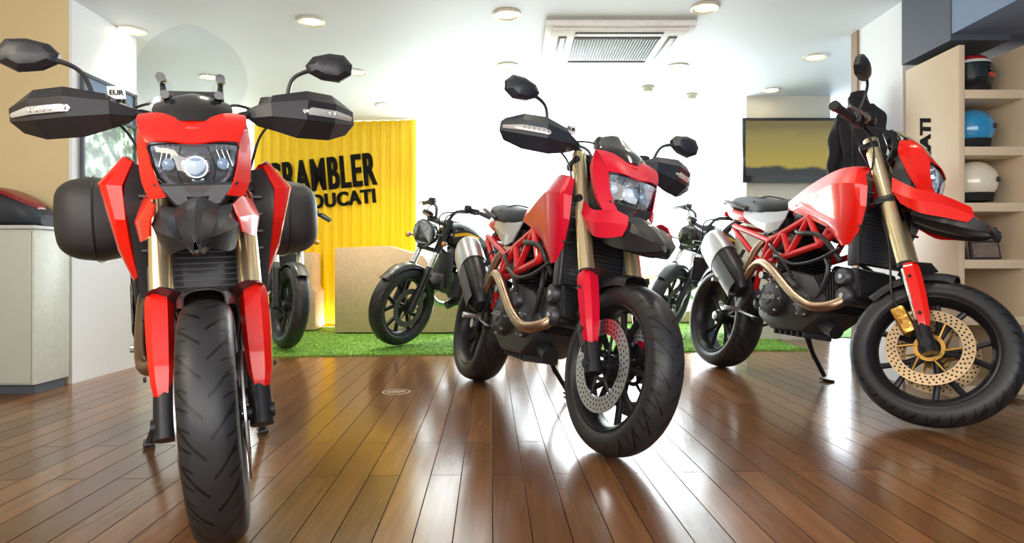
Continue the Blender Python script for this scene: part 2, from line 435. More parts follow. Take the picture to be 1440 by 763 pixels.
    for y in (-1,1):
        mb=MB()
        mb.grid([[(1.255,y*.132,.935+wx*.4),(1.36,y*.146,.890+wx*.3),(1.45,y*.118,.890),(1.525+wx,y*.096,.868-wx*.4)],
                 [(1.275,y*.145,.885),(1.38,y*.164,.845),(1.47,y*.142,.843),(1.545+wx,y*.106,.835-wx*.5)],
                 [(1.320,y*.138,.840),(1.41,y*.150,.800),(1.48,y*.136,.795),(1.530+wx,y*.112,.803-wx*.4)]],3,.005,0,1)
        mb.map(FS); mk('fairing_wing',mb,red,B,S2,angle=20)
    mb=MB()
    mb.rbox((1.375,0,1.062),(.004,.035,.012),.001); mb.map(FS)
    mk('nose_badge',mb,GOLD if carrier is GOLD else REDF,ff)
    # beak
    mb=MB(); rings=[]
    for x,tz,hw,bz in ((1.36,.885,.092,.790),(1.44,.892,.104,.770),(1.52,.872,.102,.758),(1.585,.842,.082,.752),(1.635,.808,.050,.757),(1.665,.782,.014,.764)):
        if redbeak: bz+=.018
        m=(tz+bz)/2
        rings.append([V((x,0,tz)),V((x,.22*hw,tz-.004)),V((x-.01,.55*hw,tz-.022)),V((x,.88*hw,tz-.016)),V((x,hw*1.08,m+.012)),V((x-.01,.86*hw,bz+.008)),V((x-.02,.50*hw,bz+.034)),V((x-.01,.16*hw,bz+.004)),V((x,0,bz)),
                      V((x-.01,-.16*hw,bz+.004)),V((x-.02,-.50*hw,bz+.034)),V((x-.01,-.86*hw,bz+.008)),V((x,-hw*1.08,m+.012)),V((x,-.88*hw,tz-.016)),V((x-.01,-.55*hw,tz-.022)),V((x,-.22*hw,tz-.004))])
    mb.loft(rings,1,4,0,(lambda t,j,m_: 1 if (t<.8 and (j<4 or j>=12)) else 0) if redbeak else None)
    mb.prism([V((1.30,y,z)) for y,z in ((-.115,.93),(.115,.93),(.06,.87),(-.06,.87))],(.11,0,0),.008)
    mb.prism([V((1.24,y,z)) for y,z in ((-.11,1.09),(.11,1.09),(.12,1.0),(.10,.90),(-.10,.90),(-.12,1.0))],(.09,0,0),.012)
    mb.map(FS)
    mk('beak_fender',mb,[BLK,red],B,S2,angle=22)
    # headlight
    out=[(-.114,1.025),(-.05,1.027),(.05,1.027),(.114,1.025),(.114,.998),(.096,.945),(.045,.903),(0,.888),(-.045,.903),(-.096,.945),(-.114,.998)]
    n=len(out)
    mb=MB(); vs=[];fs=[]
    lay=[(1.41,1.0),(1.385,.97),(1.35,.80),(1.34,.5)]
    for x,sc in lay:
        for y,z in out: vs.append((x-abs(y)*.28,y*sc,.975+(z-.975)*sc))
    for k in range(len(lay)-1):
        for i in range(n): fs.append([k*n+i,k*n+(i+1)%n,(k+1)*n+(i+1)%n,(k+1)*n+i])
    fs.append([3*n+i for i in range(n)]); mb.add(vs,fs,0)
    for yy in (-.094,-.080,-.066,.066,.080,.094): mb.rbox((1.366-abs(yy)*.3,yy,.992),(.02,.002,.048),.0005,Matrix.Rotation(rad(18 if yy>0 else -18),3,'X'),0,1)
    mb.tube([V((1.412-abs(y)*.28,y,z)) for y,z in out],.0055,6,2,1,closed=True)
    for y in (-1,1): mb.tube([(1.375,y*.035,1.02),(1.368,y*.048,.985),(1.37,y*.048,.95),(1.375,y*.03,.915)],.0025,6,3,1)
    mb.map(FS)
    hl=mk('headlight',mb,[REFL,GBLK],B,S2)
    zc=1.122+(.970-1.13)*1.1
    mb=MB()
    mb.lathe([(0,.036),(.02,.035),(.024,.030),(.012,.028)],c=(1.345,0,zc),axis=(1,0,0),seg=28,mi=1)
    mb.lathe([(.01,.027),(.030,.024),(.042,.014),(.046,0)],c=(1.342,0,zc),axis=(1,0,0),seg=28)
    for yy in (-.066,.066): mb.lathe([(0,.016),(.016,.015),(.022,.008),(.024,0)],c=(1.335,yy,zc+.01),axis=(1,0,0),seg=20)
    mk('headlight_projector',mb,[BULB,CHR],hl)
    mb=MB(); vs=[];fs=[];
    for k,(sc,dx) in enumerate(((1.0,0),(.75,.010),(.4,.016))):
        for y,z in out: vs.append((1.412-abs(y*sc)*.28+dx,y*sc,.972+(z-.972)*sc))
    vs.append((1.430,0,.972))
    for k in range(2):
        for i in range(n): fs.append([k*n+i,k*n+(i+1)%n,(k+1)*n+(i+1)%n,(k+1)*n+i])
    for i in range(n): fs.append([2*n+i,2*n+(i+1)%n,3*n])
    mb.add(vs,fs); mb.map(FS); mk('headlight_lens',mb,LENS,hl)
    if touring:
        mb=MB(); rows=[]
        for z,x,w in ((1.13,1.25,.085),(1.18,1.235,.132),(1.26,1.20,.152),(1.34,1.155,.130),(1.385,1.13,.085),(1.405,1.118,.038)):
            rows.append([V((x-(a*w)**2*3.2,a*w,z-(abs(a)**3)*.012)) for a in (-1,-.66,-.33,0,.33,.66,1)])
        mb.grid(rows,4,.003)
        mk('windscreen',mb,SCREEN,B,S2)
        mb=MB()
        for y in (-.072,.072):
            mb.tube([(1.22,y,1.12),(1.215,y,1.17),(1.20,y*1.05,1.21)],[.012,.009,.007],8,3,0)
            mb.cyl((1.20,y*1.05,1.215),(1.238,y*1.05,1.215),.013,seg=12); mb.cyl((1.205,y*.95,1.165),(1.245,y*.95,1.165),.012,seg=12)
        mk('windscreen_bracket',mb,GBLK,B,S2)
    mb=MB()
    zt=1.18 if touring else 1.205
    rows=[]
    for x,z,w in ((1.345,1.075,.070),(1.31,1.120,.100),(1.255,1.16,.092),(1.20,zt,.06)):
        rows.append([V((x-abs(a)**2*.03,a*w,z-(abs(a)**2)*.014)) for a in (-1,-.5,0,.5,1)])
    mb.grid(rows,3,.005)
    mb.rbox((1.17,0,1.145),(.05,.15,.095),.012,Matrix.Rotation(rad(-30),3,'Y')); mb.rbox((1.22,0,1.08),(.09,.14,.10),.02)
    mk('instrument_visor',mb,GBLK,B,S2,angle=25)
    # ---- handlebar
    HY=.96; HB=lambda p:V((p.x,p.y*HY,p.z-.012))
    mb=MB()
    mb.tube([(1.03,-.40,1.135),(1.06,-.28,1.15),(1.09,-.15,1.155),(1.115,-.07,1.12),(1.115,.07,1.12),(1.09,.15,1.155),(1.06,.28,1.15),(1.03,.40,1.135)],.0125,10,5)
    for y in (-.05,.05): mb.rbox((1.115,y,1.105),(.045,.03,.06),.008)
    for y in (-1,1):
        mb.rbox((1.075,y*.245,1.155),(.045,.065,.045),.008)
        mb.rbox((1.105,y*.215,1.175),(.06,.06,.04),.01); mb.cyl((1.10,y*.215,1.19),(1.10,y*.215,1.205),.026,.024,18)
        mb.tube([(1.10,y*.23,1.155),(1.13,y*.28,1.15),(1.11,y*.36,1.14),(1.09,y*.42,1.13)],.007,8,4,1)
    mb.map(HB)
    hb=mk('handlebar',mb,[MBLK,ALU],B,S2)
    for y in (-1,1):
        mb=MB(); mb.cyl((1.058,y*.285,1.150),(1.026,y*.415,1.135),.0185,seg=16); mb.cyl((1.029,y*.405,1.136),(1.025,y*.425,1.134),.023,seg=16)
        for k in range(6): 
            t=k/6; p=V((1.058,y*.285,1.150)).lerp(V((1.026,y*.415,1.135)),t+.05); mb.cyl(p,p+V((-.002,y*.006,0)),.0200,seg=14)
        mb.map(HB); mk('grip',mb,BLK,hb)
        if guards:
            mb=MB()
            mb.grid([[(1.15,y*.180,1.165),(1.175,y*.23,1.192),(1.180,y*.33,1.207),(1.14,y*.41,1.205),(1.080,y*.462,1.186)],
                     [(1.165,y*.150,1.150),(1.195,y*.22,1.168),(1.205,y*.33,1.176),(1.165,y*.42,1.174),(1.090,y*.484,1.164)],
                     [(1.165,y*.150,1.132),(1.200,y*.22,1.130),(1.208,y*.32,1.120),(1.165,y*.41,1.118),(1.090,y*.484,1.128)],
                     [(1.15,y*.180,1.114),(1.175,y*.22,1.094),(1.170,y*.29,1.072),(1.13,y*.39,1.072),(1.080,y*.455,1.098)]],1,.007)
            mb.tube([(1.075,y*.22,1.15),(1.12,y*.20,1.14),(1.16,y*.19,1.14)],.011,8,4)
            mb.map(HB); hg=mk('hand_guard',mb,gmat,B,S2,angle=12)
            mb=MB()
            mb.grid([[(1.206,y*.318,1.154),(1.203,y*.34,1.155),(1.168,y*.422,1.153),(1.104,y*.476,1.149)],
                     [(1.211,y*.310,1.144),(1.208,y*.34,1.144),(1.171,y*.422,1.142),(1.105,y*.479,1.142)],
                     [(1.208,y*.318,1.134),(1.206,y*.34,1.133),(1.169,y*.417,1.132),(1.104,y*.476,1.136)]],1,.004)
            mb.map(HB); mk('turn_signal',mb,LED,hg)
            for k in range(6):
                t=k/5
                p=V((1.211,y*.325,1.144)).lerp(V((1.176,y*.415,1.143)),t); mb=MB(); mb.rbox(p,(.006,.007,.011),.002,None,0,1); mb.map(HB)
                mk('signal_diode',mb,CHR,hg)
        if y in mirrors:
            mb=MB()
            mb.tube([(1.075,y*.27,1.165),(1.08,y*.275,1.20),(1.09,y*.295,1.265),(1.10,y*.335,1.292),(1.10,y*.40,1.305)],[.010,.0075,.0065,.007,.009],8,5)
            mb.cyl((1.075,y*.27,1.15),(1.075,y*.27,1.185),.015,seg=12)
            ol=[(-.080,.006),(-.055,.034),(.0,.047),(.052,.043),(.078,.012),(.072,-.022),(.030,-.045),(-.03,-.038),(-.07,-.018)]
            cy,cz=.423,1.31
            rings=[[V((x,y*(cy+a*s_),cz+b_*s_)) for a,b_ in ol] for x,s_ in ((1.125,.30),(1.120,.66),(1.106,.95),(1.092,1.0),(1.085,.98))]
            mb.loft(rings,1,1); mb.map(HB)
            mi=mk('mirror',mb,gmat,B,S2,angle=25)
            mb=MB(); mb.prism([V((1.084,y*(cy+a*.9),cz+b_*.9)) for a,b_ in ol],(-.003,0,0),0); mb.map(HB); mk('mirror_glass',mb,MIR,mi)
    if eur:
        mb=MB(); mb.rbox((1.160,tagy,1.186),(.006,.044,.036),.002); mb.rbox((1.148,tagy,1.175),(.02,.02,.02),.002,None,1); tg=mk('paper_tag',mb,[WHITE,BLK],B,S2)
        text('tag_lettering','EUR',.019,HOLE,tg,Matrix.Translation((1.164,tagy,1.185))@FACEX,.0005,.0004,fat=.0004)
    mb=MB()
    for y in (-1,1):
        mb.tube([(1.10,y*.20,1.14),(1.20,y*.12,1.11),(1.17,y*.07,1.0),(1.08,y*.05,.92)],.0055,6,6)
        mb.tube([(1.09,y*.19,1.15),(1.21,y*.09,1.14),(1.19,y*.05,1.02),(1.12,y*.06,.90)],.004,6,6)
        mb.tube([(1.08,y*.22,1.13),(1.14,y*.17,1.06),(1.15,y*.13,.95),(1.10,y*.08,.86)],.004,6,6)
    mk('control_cable',mb,BLK,B,S2)
    # ---- frame
    mb=MB()
    for y in (-1,1):
        T=lambda *p: mb.tube([(a,y*b,c_) for a,b,c_ in p],.0165,10,1)
        T((1.10,.03,.97),(.84,.13,.80)); T((.84,.13,.80),(.55,.135,.69)); T((1.16,.03,.86),(.94,.13,.66)); T((.94,.13,.66),(.50,.13,.56))
        T((1.02,.07,.90),(.94,.13,.66)); T((.94,.13,.66),(.84,.13,.80)); T((.84,.13,.80),(.72,.13,.615)); T((.72,.13,.615),(.66,.135,.73)); T((.66,.135,.73),(.50,.13,.56)); T((.50,.13,.56),(.46,.12,.42)); T((.55,.135,.69),(.50,.13,.56))
        T((.55,.135,.69),(.15,.11,.80)); T((.50,.13,.56),(.15,.11,.78))
    mb.tube([(1.16,0,.86),(1.07,0,1.02)],.036,14,1); mb.tube([(.55,-.135,.69),(.55,.135,.69)],.015,8,1); mb.tube([(.15,-.11,.80),(.15,.11,.80)],.012,8,1)
    mk('trellis_frame',mb,REDF,B,MB_)
    engine(B,Matrix.Translation((0,0,rise*.7)))
    mb=MB(); mb.rbox((.80,0,.80),(.30,.18,.13),.03); mb.rbox((.52,0,.76),(.20,.20,.13),.02); mb.rbox((.98,0,.76),(.16,.14,.16),.03); mk('airbox',mb,BLK,B,MB_)
    mb=MB(); mb.rbox((1.165,0,.70),(.035,.27,.27),.006,Matrix.Rotation(rad(-8),3,'Y'))
    for i in range(14): mb.rbox((1.187+(.7-.59-i*.0165)*.14,0,.59+i*.0165),(.006,.25,.004),0,None,1,1)
    for y in (-1,1): mb.rbox((1.165,y*.14,.70),(.06,.02,.29),.006,Matrix.Rotation(rad(-8),3,'Y'))
    mb.rbox((1.15,0,.515),(.04,.20,.06),.008)
    mk('radiator',mb,[BLK,DALU],B,MB_)
    mb=MB()
    mb.loft([ell((1.13,0,.975),.045,.035),ell((1.08,0,.975),.090,.065),ell((1.0,0,.960),.122,.092),ell((.90,0,.938),.130,.100),ell((.80,0,.910),.122,.090),ell((.70,0,.880),.098,.070),ell((.62,0,.862),.068,.050)],3,4)
    mb.lathe([(0,.045),(.012,.043),(.016,.03),(.016,0)],c=(.97,0,1.038),axis=(-.2,0,1),seg=24,mi=1)
    mk('fuel_tank',mb,[red,MBLK],B,MB_)
    k=shroud
    for y in (-1,1):
        mb=MB()
        mb.grid([[(.62,y*.096,.900),(.80,y*.124*k,.958),(.96,y*.140*k,.998),(1.08,y*.154*k,1.008),(1.16,y*.156*k,.992),(1.180,y*.140*k,.978)],
                 [(.66,y*.118,.855),(.84,y*.158*k,.890),(.98,y*.186*k,.915),(1.10,y*.208*k,.925),(1.20,y*.200*k,.912),(1.226,y*.160*k,.905)],
                 [(.80,y*.126,.812),(.91,y*.150*k,.815),(1.02,y*.172*k,.822),(1.12,y*.190*k,.826),(1.205,y*.182*k,.820),(1.230,y*.155*k,.815)],
                 [(.98,y*.142*k,.748),(1.03,y*.158*k,.740),(1.080,y*.172*k,.736),(1.13,y*.176*k,.736),(1.185,y*.168*k,.74),(1.210,y*.148*k,.738)],
                 [(1.09,y*.138*k,.660),(1.10,y*.142*k,.652),(1.115,y*.146*k,.648),(1.13,y*.148*k,.648),(1.15,y*.145*k,.652),(1.168,y*.138*k,.660)]],3,.006,0,1)
        sh=mk('side_shroud',mb,red,B,MB_,angle=16)
        mb=MB()
        mb.grid([[(1.176,y*.138*k,.972),(1.17,y*.10,.96)],[(1.221,y*.158*k,.900),(1.20,y*.112,.90)],
                 [(1.225,y*.153*k,.81),(1.20,y*.118,.80)],[(1.206,y*.146*k,.73),(1.19,y*.13,.70)],[(1.170,y*.138*k,.60),(1.17,y*.13,.58)]],2,.005)
        for kk in range(4): mb.rbox((1.225-.006*kk,y*(.140),.88-kk*.05),(.012,.04,.010),.002,None,0,1)
        mk('radiator_duct',mb,BLK,sh,angle=22)
        if flash:
            mb=MB()
            mb.grid([[(.66,y*(.124),.868),(.78,y*(.151*k),.890),(.90,y*(.175*k),.912)],[(.70,y*.126,.846),(.82,y*(.150*k),.862),(.95,y*(.182*k),.890)]],3,.003)
            mk('shroud_stripe',mb,flash,sh)
    mb=MB()
    mb.grid([[(.66,.118,.850),(.56,.125,.848),(.40,.120,.862),(.22,.10,.885)],[(.66,.135,.80),(.56,.145,.785),(.44,.14,.80),(.25,.115,.850)],[(.62,.14,.750),(.56,.146,.735),(.47,.14,.760),(.32,.12,.815)]],3,.006,0,1)
    mb.mirror()
    mk('side_cover',mb,cover,B,MB_,angle=16)
    mb=MB()
    mb.loft([ell((.74,0,.898),.05,.03,p=2.4),ell((.66,0,.893),.085,.042),ell((.55,0,.884),.120,.052),ell((.44,0,.890),.145,.057),ell((.33,0,.912),.140,.057),ell((.20,0,.940),.120,.050),ell((.08,0,.955),.10,.040),ell((.0,0,.955),.07,.025)],3,4)
    mb.tube([(.36,-.143,.922),(.38,-.08,.962),(.39,0,.966),(.38,.08,.962),(.36,.143,.922)],.004,6,4,0)
    mk('seat',mb,DGREY,B,MB_)
    mb=MB()
    mb.loft([ell((.34,0,.845),.09,.03),ell((.20,0,.86),.10,.04),ell((.06,0,.885),.088,.04),ell((-.04,0,.915),.055,.028),ell((-.09,0,.93),.02,.01)],3,3)
    tl=mk('tail_section',mb,red if not touring else GREY,B,MB_)
    mb=MB(); mb.rbox((-.085,0,.905),(.02,.09,.03),.006); mk('tail_light',mb,REDF,tl)
    mb=MB()
    for y in (-1,1): mb.tube([(.28,y*.13,.89),(.16,y*.140,.930),(.03,y*.12,.960),(-.04,y*.08,.965)],.011,8,4)
    mk('grab_rail',mb,GREY,B,MB_)
    mb=MB(); mb.tube([(.02,0,.86),(-.12,0,.80),(-.27,0,.66),(-.32,0,.55)],[.025,.022,.016,.014],8,4)
    mb.prism([(-.325,-.09,.46),(-.325,.09,.46),(-.315,.09,.62),(-.315,-.09,.62)],(-.006,0,0),.002)
    for y in (-1,1): mb.tube([(-.23,0,.70),(-.23,y*.11,.705)],.006,6,1); mb.rbox((-.23,y*.13,.705),(.03,.06,.025),.008)
    mk('plate_holder',mb,BLK,B,MB_)
    rows=[]
    for a,w in ((50,.06),(80,.085),(115,.09),(145,.07)):
        aa=rad(a); rows.append([V((math.cos(aa)*(.345-d),yy*w,.315+math.sin(aa)*(.345-d))) for yy,d in ((-1,.05),(-.8,.008),(0,0),(.8,.008),(1,.05))])
    mb=MB(); mb.grid(rows,3,.004); mk('rear_hugger',mb,BLK,B)
    mb=MB()
    mb.loft([ell((.53,.0,.42),.13,.05),ell((.44,.02,.42),.13,.06),ell((.34,.115,.42),.045,.06),ell((.18,.135,.40),.028,.055),ell((.06,.135,.345),.028,.05),ell((-.04,.135,.315),.026,.045),ell((-.08,.135,.31),.02,.02)],2,3)
    mb.lathe([(-.02,.0),(-.02,.03),(.05,.045),(.15,.05),(.165,.03),(.165,0)],c=(0,0,.315),seg=24)
    mb.lathe([(-.075,0),(-.072,.028),(-.04,.032)],c=(0,0,.315),seg=6,mi=1)
    mb.tube([(.40,.04,.62),(.46,.04,.42)],.022,12,1,1)
    mk('swingarm',mb,[MBLK,STEEL],B)
    mb=MB()
    mb.tube([(.30,.02,.80+rise),(.43,.02,.50)],.018,12,1,1)
    for i in range(9):
        mb.lathe([(0,.03),(.006,.036),(.012,.03),(.006,.026)],c=V((.31,.02,.77)).lerp(V((.42,.02,.52)),i/9),axis=(.4,0,-.9),seg=16,closed=True)
    mk('rear_shock',mb,[REDF,STEEL],B)
    mb=MB(); mb.lathe([(-.004,.075),(-.004,.10),(.004,.10),(.004,.075)],c=(0,.105,.315),seg=36,closed=True)
    mb.tube([(0,.105,.415),(.30,.105,.455),(.55,.105,.45)],.008,6,1); mb.tube([(0,.105,.215),(.30,.105,.31),(.55,.105,.37)],.008,6,1)
    mk('drive_chain',mb,DALU,B)
    mb=MB()
    mb.tube([(1.10,-.03,.50),(1.12,-.08,.45),(1.09,-.135,.395),(1.00,-.172,.375),(.90,-.186,.41),(.79,-.188,.475),(.68,-.186,.545),(.57,-.178,.585),(.48,-.165,.56),(.42,-.162,.50)],.0235,14,6)
    mb.tube([(.60,0,.76),(.52,-.07,.76),(.46,-.13,.69),(.42,-.15,.60),(.38,-.158,.52)],.022,12,5)
    ex=mk('exhaust_pipe',mb,BRZ,B,Matrix.Translation((0,0,rise*.7)))
    d=V((-.62,-.04,.50)).normalized()
    p0=V((.42,-.165,.42)); 
    q=V((1,0,0)).rotation_difference(d).to_matrix()
    def sring(t,a,b_): return [p0+d*t+q@V((0,math.copysign(abs(math.cos(x))**.85,math.cos(x))*a,math.copysign(abs(math.sin(x))**.85,math.sin(x))*b_)) for x in [2*pi*i/12 for i in range(12)]]
    mb=MB(); mb.loft([sring(*z) for z in ((0,.04,.04),(.05,.058,.078),(.14,.066,.098),(.30,.068,.102),(.315,.066,.098))],3,3)
    mk('silencer',mb,MBLK,ex)
    mb=MB(); mb.loft([sring(*z) for z in ((.285,.071,.106),(.30,.073,.108),(.44,.071,.102),(.475,.060,.088),(.485,.04,.06))],3,2)
    for s_ in (-.034,.034):
        c=p0+d*.485+q@V((0,0,s_)); mb.lathe([(0,.026),(.014,.026),(.014,.02),(-.0,.02)],c=c,axis=d,seg=20,closed=True); mb.lathe([(.002,0),(.002,.02)],c=c,axis=d,seg=20,mi=1)
    mk('silencer_cap',mb,[ALU,HOLE],ex)
    mb=MB()
    rows=[]
    for t in (.02,.10,.19,.27):
        rows.append([p0+d*t+q@V((0,-math.cos(x)*.075,math.sin(x)*.10)) for x in (-.6,-.2,.2,.6)])
    mb.grid(rows,3,.003); mk('heat_shield',mb,DALU,ex)
    for y in (-1,1):
        mb=MB()
        mb.prism([(.50,y*.15,.47),(.40,y*.15,.36),(.34,y*.15,.37),(.40,y*.15,.48),(.46,y*.15,.55)],(0,y*.012,0),.004)
        mb.cyl((.40,y*.16,.37),(.40,y*.255,.365),.012,.012,10,1)
        mb.rbox((.40,y*.215,.372),(.03,.08,.018),.005,None,1)
        mb.tube([(.36,y*.165,.37),(.48,y*.175,.35),(.60,y*.175,.33)],.007,8,3,1); mb.cyl((.60,y*.17,.33),(.60,y*.21,.33),.009,seg=10,mi=0)
        mb.tube([(.30,y*.12,.72),(.26,y*.15,.58),(.22,y*.15,.52)],.011,8,3)
        mb.cyl((.22,y*.15,.52),(.20,y*.24,.525),.012,.010,10,1)
        mk('foot_peg',mb,[MBLK,ALU],B)
    th=math.tan(rad(-lean))
    if touring:
        mb=MB()
        for y in (-1,1):
            mb.tube([(.60,y*.13,.26),(.56,y*.16,.14),(.52,y*.20,.012+th*y*.2)],.014,10,3); mb.rbox((.50,y*.20,.012+th*y*.2),(.08,.04,.014),.004)
        mb.tube([(.56,-.155,.14),(.56,.155,.14)],.011,8,1); mk('center_stand',mb,BLK,B)
        for y in (-1,1):
            mb=MB()
            def rr_(yy,a,b_,cx,cz): return ell((cx,y*yy,cz),a,b_,14,3.2,'y')
            mb.loft([rr_(.225,.20,.125,.16,.885),rr_(.24,.235,.15,.16,.885),rr_(.33,.25,.165,.16,.88),rr_(.352,.252,.168,.16,.88)],3,3)
            mb.loft([rr_(.357,.252,.168,.16,.88),rr_(.43,.238,.156,.16,.88),rr_(.475,.200,.126,.16,.88),rr_(.49,.14,.085,.16,.88)],3,3)
            mb.tube([p for p in rr_(.354,.255,.171,.16,.88)],.004,6,2,1,closed=True)
            pn=mk('pannier',mb,[GREY,BLK],B)
            mb=MB(); mb.rbox((.30,y*.478,.94),(.05,.012,.03),.005); mk('pannier_latch',mb,GBLK,pn)
        mb=MB()
        for y in (-1,1): mb.tube([(.34,y*.12,.80),(.32,y*.225,.80),(.05,y*.225,.82),(.02,y*.11,.86)],.010,8,2)
        mk('pannier_rack',mb,MBLK,B)
    else:
        mb=MB(); yy=.30; zz=max(.0,th*yy)+.008
        mb.tube([(.62,.12,.30),(.60,.18,.20),(.585,yy-.01,zz+.02)],.012,10,3); mb.rbox((.585,yy+.01,zz),(.075,.045,.012),.004)
        mb.tube([(.56,.14,.30),(.595,.20,.16)],.006,6,1)
        mk('side_stand',mb,MBLK,B)
    return B

hyper('red touring motorcycle with clear windscreen, hand guards and grey side panniers',(-.730,1.575),(-1.425,2.90),2.4,-5,RED,shroud=1.22,touring=True,flash=None)
hyper('crimson supermoto motorcycle with hand guards leaning on its side stand',(.318,2.30),(-.210,3.66),-10.4,3,RED2,carrier=MBLK,flash=None,scale=1.04,rise=.0,frise=-.015,cover=LGREY,gmat=GUARD)
hyper('glossy red and white supermoto motorcycle, front wheel turned, gold disc carriers',(1.730,2.66),(1.380,4.18),-8.6,34,RED,carrier=GOLD,eur=False,flash=WHITE,scale=1.06,rise=.07,frise=.09,guards=False,dmat=TSTEEL,mirrors=(-1,),cover=LGREY,redbeak=True,dr=(.110,.152))

# ------------------------------------------------------------------ retro bikes
def scrambler(label,front,a,lean=-7,steer=14,z=.019,accent=YEL,seat=BROWN):
    f=V((front[0],front[1],0)); h=V((-math.sin(rad(a)),-math.cos(rad(a)),0)); r=f-h*1.445
    yaw=math.atan2(h.y,h.x)
    B=empty('motorcycle',(r.x,r.y,z+.003),(rad(lean),0,yaw)); top(B,label,'motorcycle',group='retro motorcycles on the artificial grass')
    u=V((-.41,0,.912)); A=V((1.445,0,.325)); pp=V((.912,0,.41)); P0=A+u*.7-pp*.03
    S=Matrix.Translation(P0)@Matrix.Rotation(rad(steer),4,u)@Matrix.Translation(-P0)
    wheel(B,'front_wheel',A,S,.33,.064,[(.070,.115,.160)],MBLK,spokes=5,split=.30,sr=1.35,dmat=DSTEEL)
    wheel(B,'rear_wheel',V((0,0,.325)),None,.325,.09,[(-.08,.07,.12)],MBLK,spokes=5,split=.30,sr=1.35,dmat=DSTEEL)
    mb=MB()
    for y in (-.10,.10):
        q=lambda t: A+u*t+V((0,y,0))
        mb.cyl(q(-.02),q(.32),.031,mi=1); mb.cyl(q(.28),q(.80),.025,mi=0); mb.cyl(q(.31),q(.37),.033,.028,mi=2); mb.cyl(q(.50),q(.80),.029,mi=1)
    for t in (.52,.76): mb.rbox(A+u*t-pp*.012,(.06,.25,.03),.008,Matrix.Rotation(rad(-24),3,'Y'),2)
    mb.cyl(A+V((0,-.12,0)),A+V((0,.12,0)),.012,mi=1)
    fk=mk('front_fork',mb,[CHR,MBLK,BLK],B,S)
    mb=MB(); mb.rbox(A+V((-.10,.085,.08)),(.12,.05,.055),.012,Matrix.Rotation(rad(50),3,'Y')); mk('brake_caliper',mb,DALU,fk)
    rows=[]
    for an,w in ((45,.05),(75,.066),(105,.066),(135,.05)):
        aa=rad(an); rows.append([A+V((math.cos(aa)*(.36-d),yy*w,math.sin(aa)*(.36-d))) for yy,d in ((-1,.03),(-.7,.006),(0,0),(.7,.006),(1,.03))])
    mb=MB(); mb.grid(rows,3,.004); mk('front_fender',mb,BLK,B,S)
    c=V((1.30,0,.93)); mb=MB(); g=1.28
    mb.lathe([(-.09,0),(-.085,.04*g),(-.06,.075*g),(-.01,.088*g),(.015,.090*g),(.022,.088*g),(.022,.084*g)],c=c,axis=(1,0,-.05),seg=36)
    mb.lathe([(-.005,0),(0,.04*g),(.012,.07*g),(.021,.084*g)],c=c,axis=(1,0,-.05),seg=36,mi=1)
    for y in (-1,1): mb.tube([c+V((0,y*.10,0)),c+V((-.06,y*.12,0)),c+V((-.10,y*.10,.0))],.010,8,2)
    hl=mk('headlight',mb,[GBLK,REFL2],B,S)
    mb=MB(); mb.lathe([(-.01,.026),(.018,.024),(.024,.0)],c=c,axis=(1,0,-.05),seg=20)
    mb.rbox(c+V((.022,0,0)),(.005,.006,.17),.002,Matrix.Rotation(rad(45),3,'X'),1); mb.rbox(c+V((.022,0,0)),(.005,.006,.17),.002,Matrix.Rotation(rad(-45),3,'X'),1)
    mk('headlight_bulb',mb,[BULB,GBLK],hl)
    mb=MB(); mb.lathe([(.022,.084*g),(.030,.06*g),(.036,.03*g),(.038,0)],c=c,axis=(1,0,-.05),seg=30); mk('headlight_lens',mb,LENS,hl)
    for y in (-1,1):
        mb=MB(); mb.tube([c+V((-.04,y*.09,-.05)),c+V((-.04,y*.19,-.05))],.006,8,1); mb.lathe([(-.02,.012),(.0,.022),(.02,.024),(.026,0)],c=c+V((-.03,y*.21,-.05)),axis=(1,0,0),seg=18); mb.lathe([(.02,.021),(.03,.012),(.032,0)],c=c+V((-.03,y*.21,-.05)),axis=(1,0,0),seg=18,mi=1)
        mk('turn_signal',mb,[BLK,AMB],B,S)
    mb=MB(); mb.lathe([(0,.05),(.03,.05),(.035,.042),(.035,0)],c=c+V((-.05,-.05,.14)),axis=(-.5,0,1),seg=24); mk('speedometer',mb,GBLK,B,S)
    mb=MB(); mb.tube([(.93,-.42,1.12),(1.0,-.28,1.155),(1.08,-.12,1.13),(1.12,-.06,1.04),(1.12,.06,1.04),(1.08,.12,1.13),(1.0,.28,1.155),(.93,.42,1.12)],.0135,10,4)
    for y in (-1,1): 
        mb.rbox((1.01,y*.25,1.155),(.05,.07,.05),.008); mb.rbox((1.05,y*.21,1.18),(.05,.05,.045),.01); mb.tube([(1.03,y*.26,1.15),(1.05,y*.32,1.15),(1.0,y*.42,1.12)],.006,6,3)
        mb.tube([(1.04,y*.2,1.15),(1.19,y*.12,1.09),(1.15,y*.07,.93)],.006,6,4); mb.tube([(1.04,y*.22,1.14),(1.22,y*.08,1.10),(1.17,y*.05,.93)],.006,6,4)
    hb=mk('handlebar',mb,BLK,B,S)
    for y in (-1,1):
        mb=MB(); mb.cyl((.985,y*.31,1.148),(.93,y*.425,1.119),.020,seg=14); mk('grip',mb,BLK,hb)
    mb=MB()
    for y in (-1,1):
        T=lambda *p: mb.tube([(q0,y*q1,q2) for q0,q1,q2 in p],.017,8,1)
        T((1.10,.03,.92),(.80,.12,.72)); T((.80,.12,.72),(.45,.13,.70)); T((1.13,.03,.80),(.88,.12,.58)); T((.88,.12,.58),(.48,.13,.48)); T((1.0,.06,.85),(.88,.12,.58)); T((.80,.12,.72),(.88,.12,.58)); T((.80,.12,.72),(.66,.13,.53)); T((.66,.13,.53),(.55,.13,.70)); T((.45,.13,.70),(.48,.13,.48)); T((.45,.13,.70),(.02,.10,.76)); T((.40,.13,.50),(.15,.11,.75))
    mb.tube([(1.14,0,.78),(1.05,0,.97)],.034,14,1)
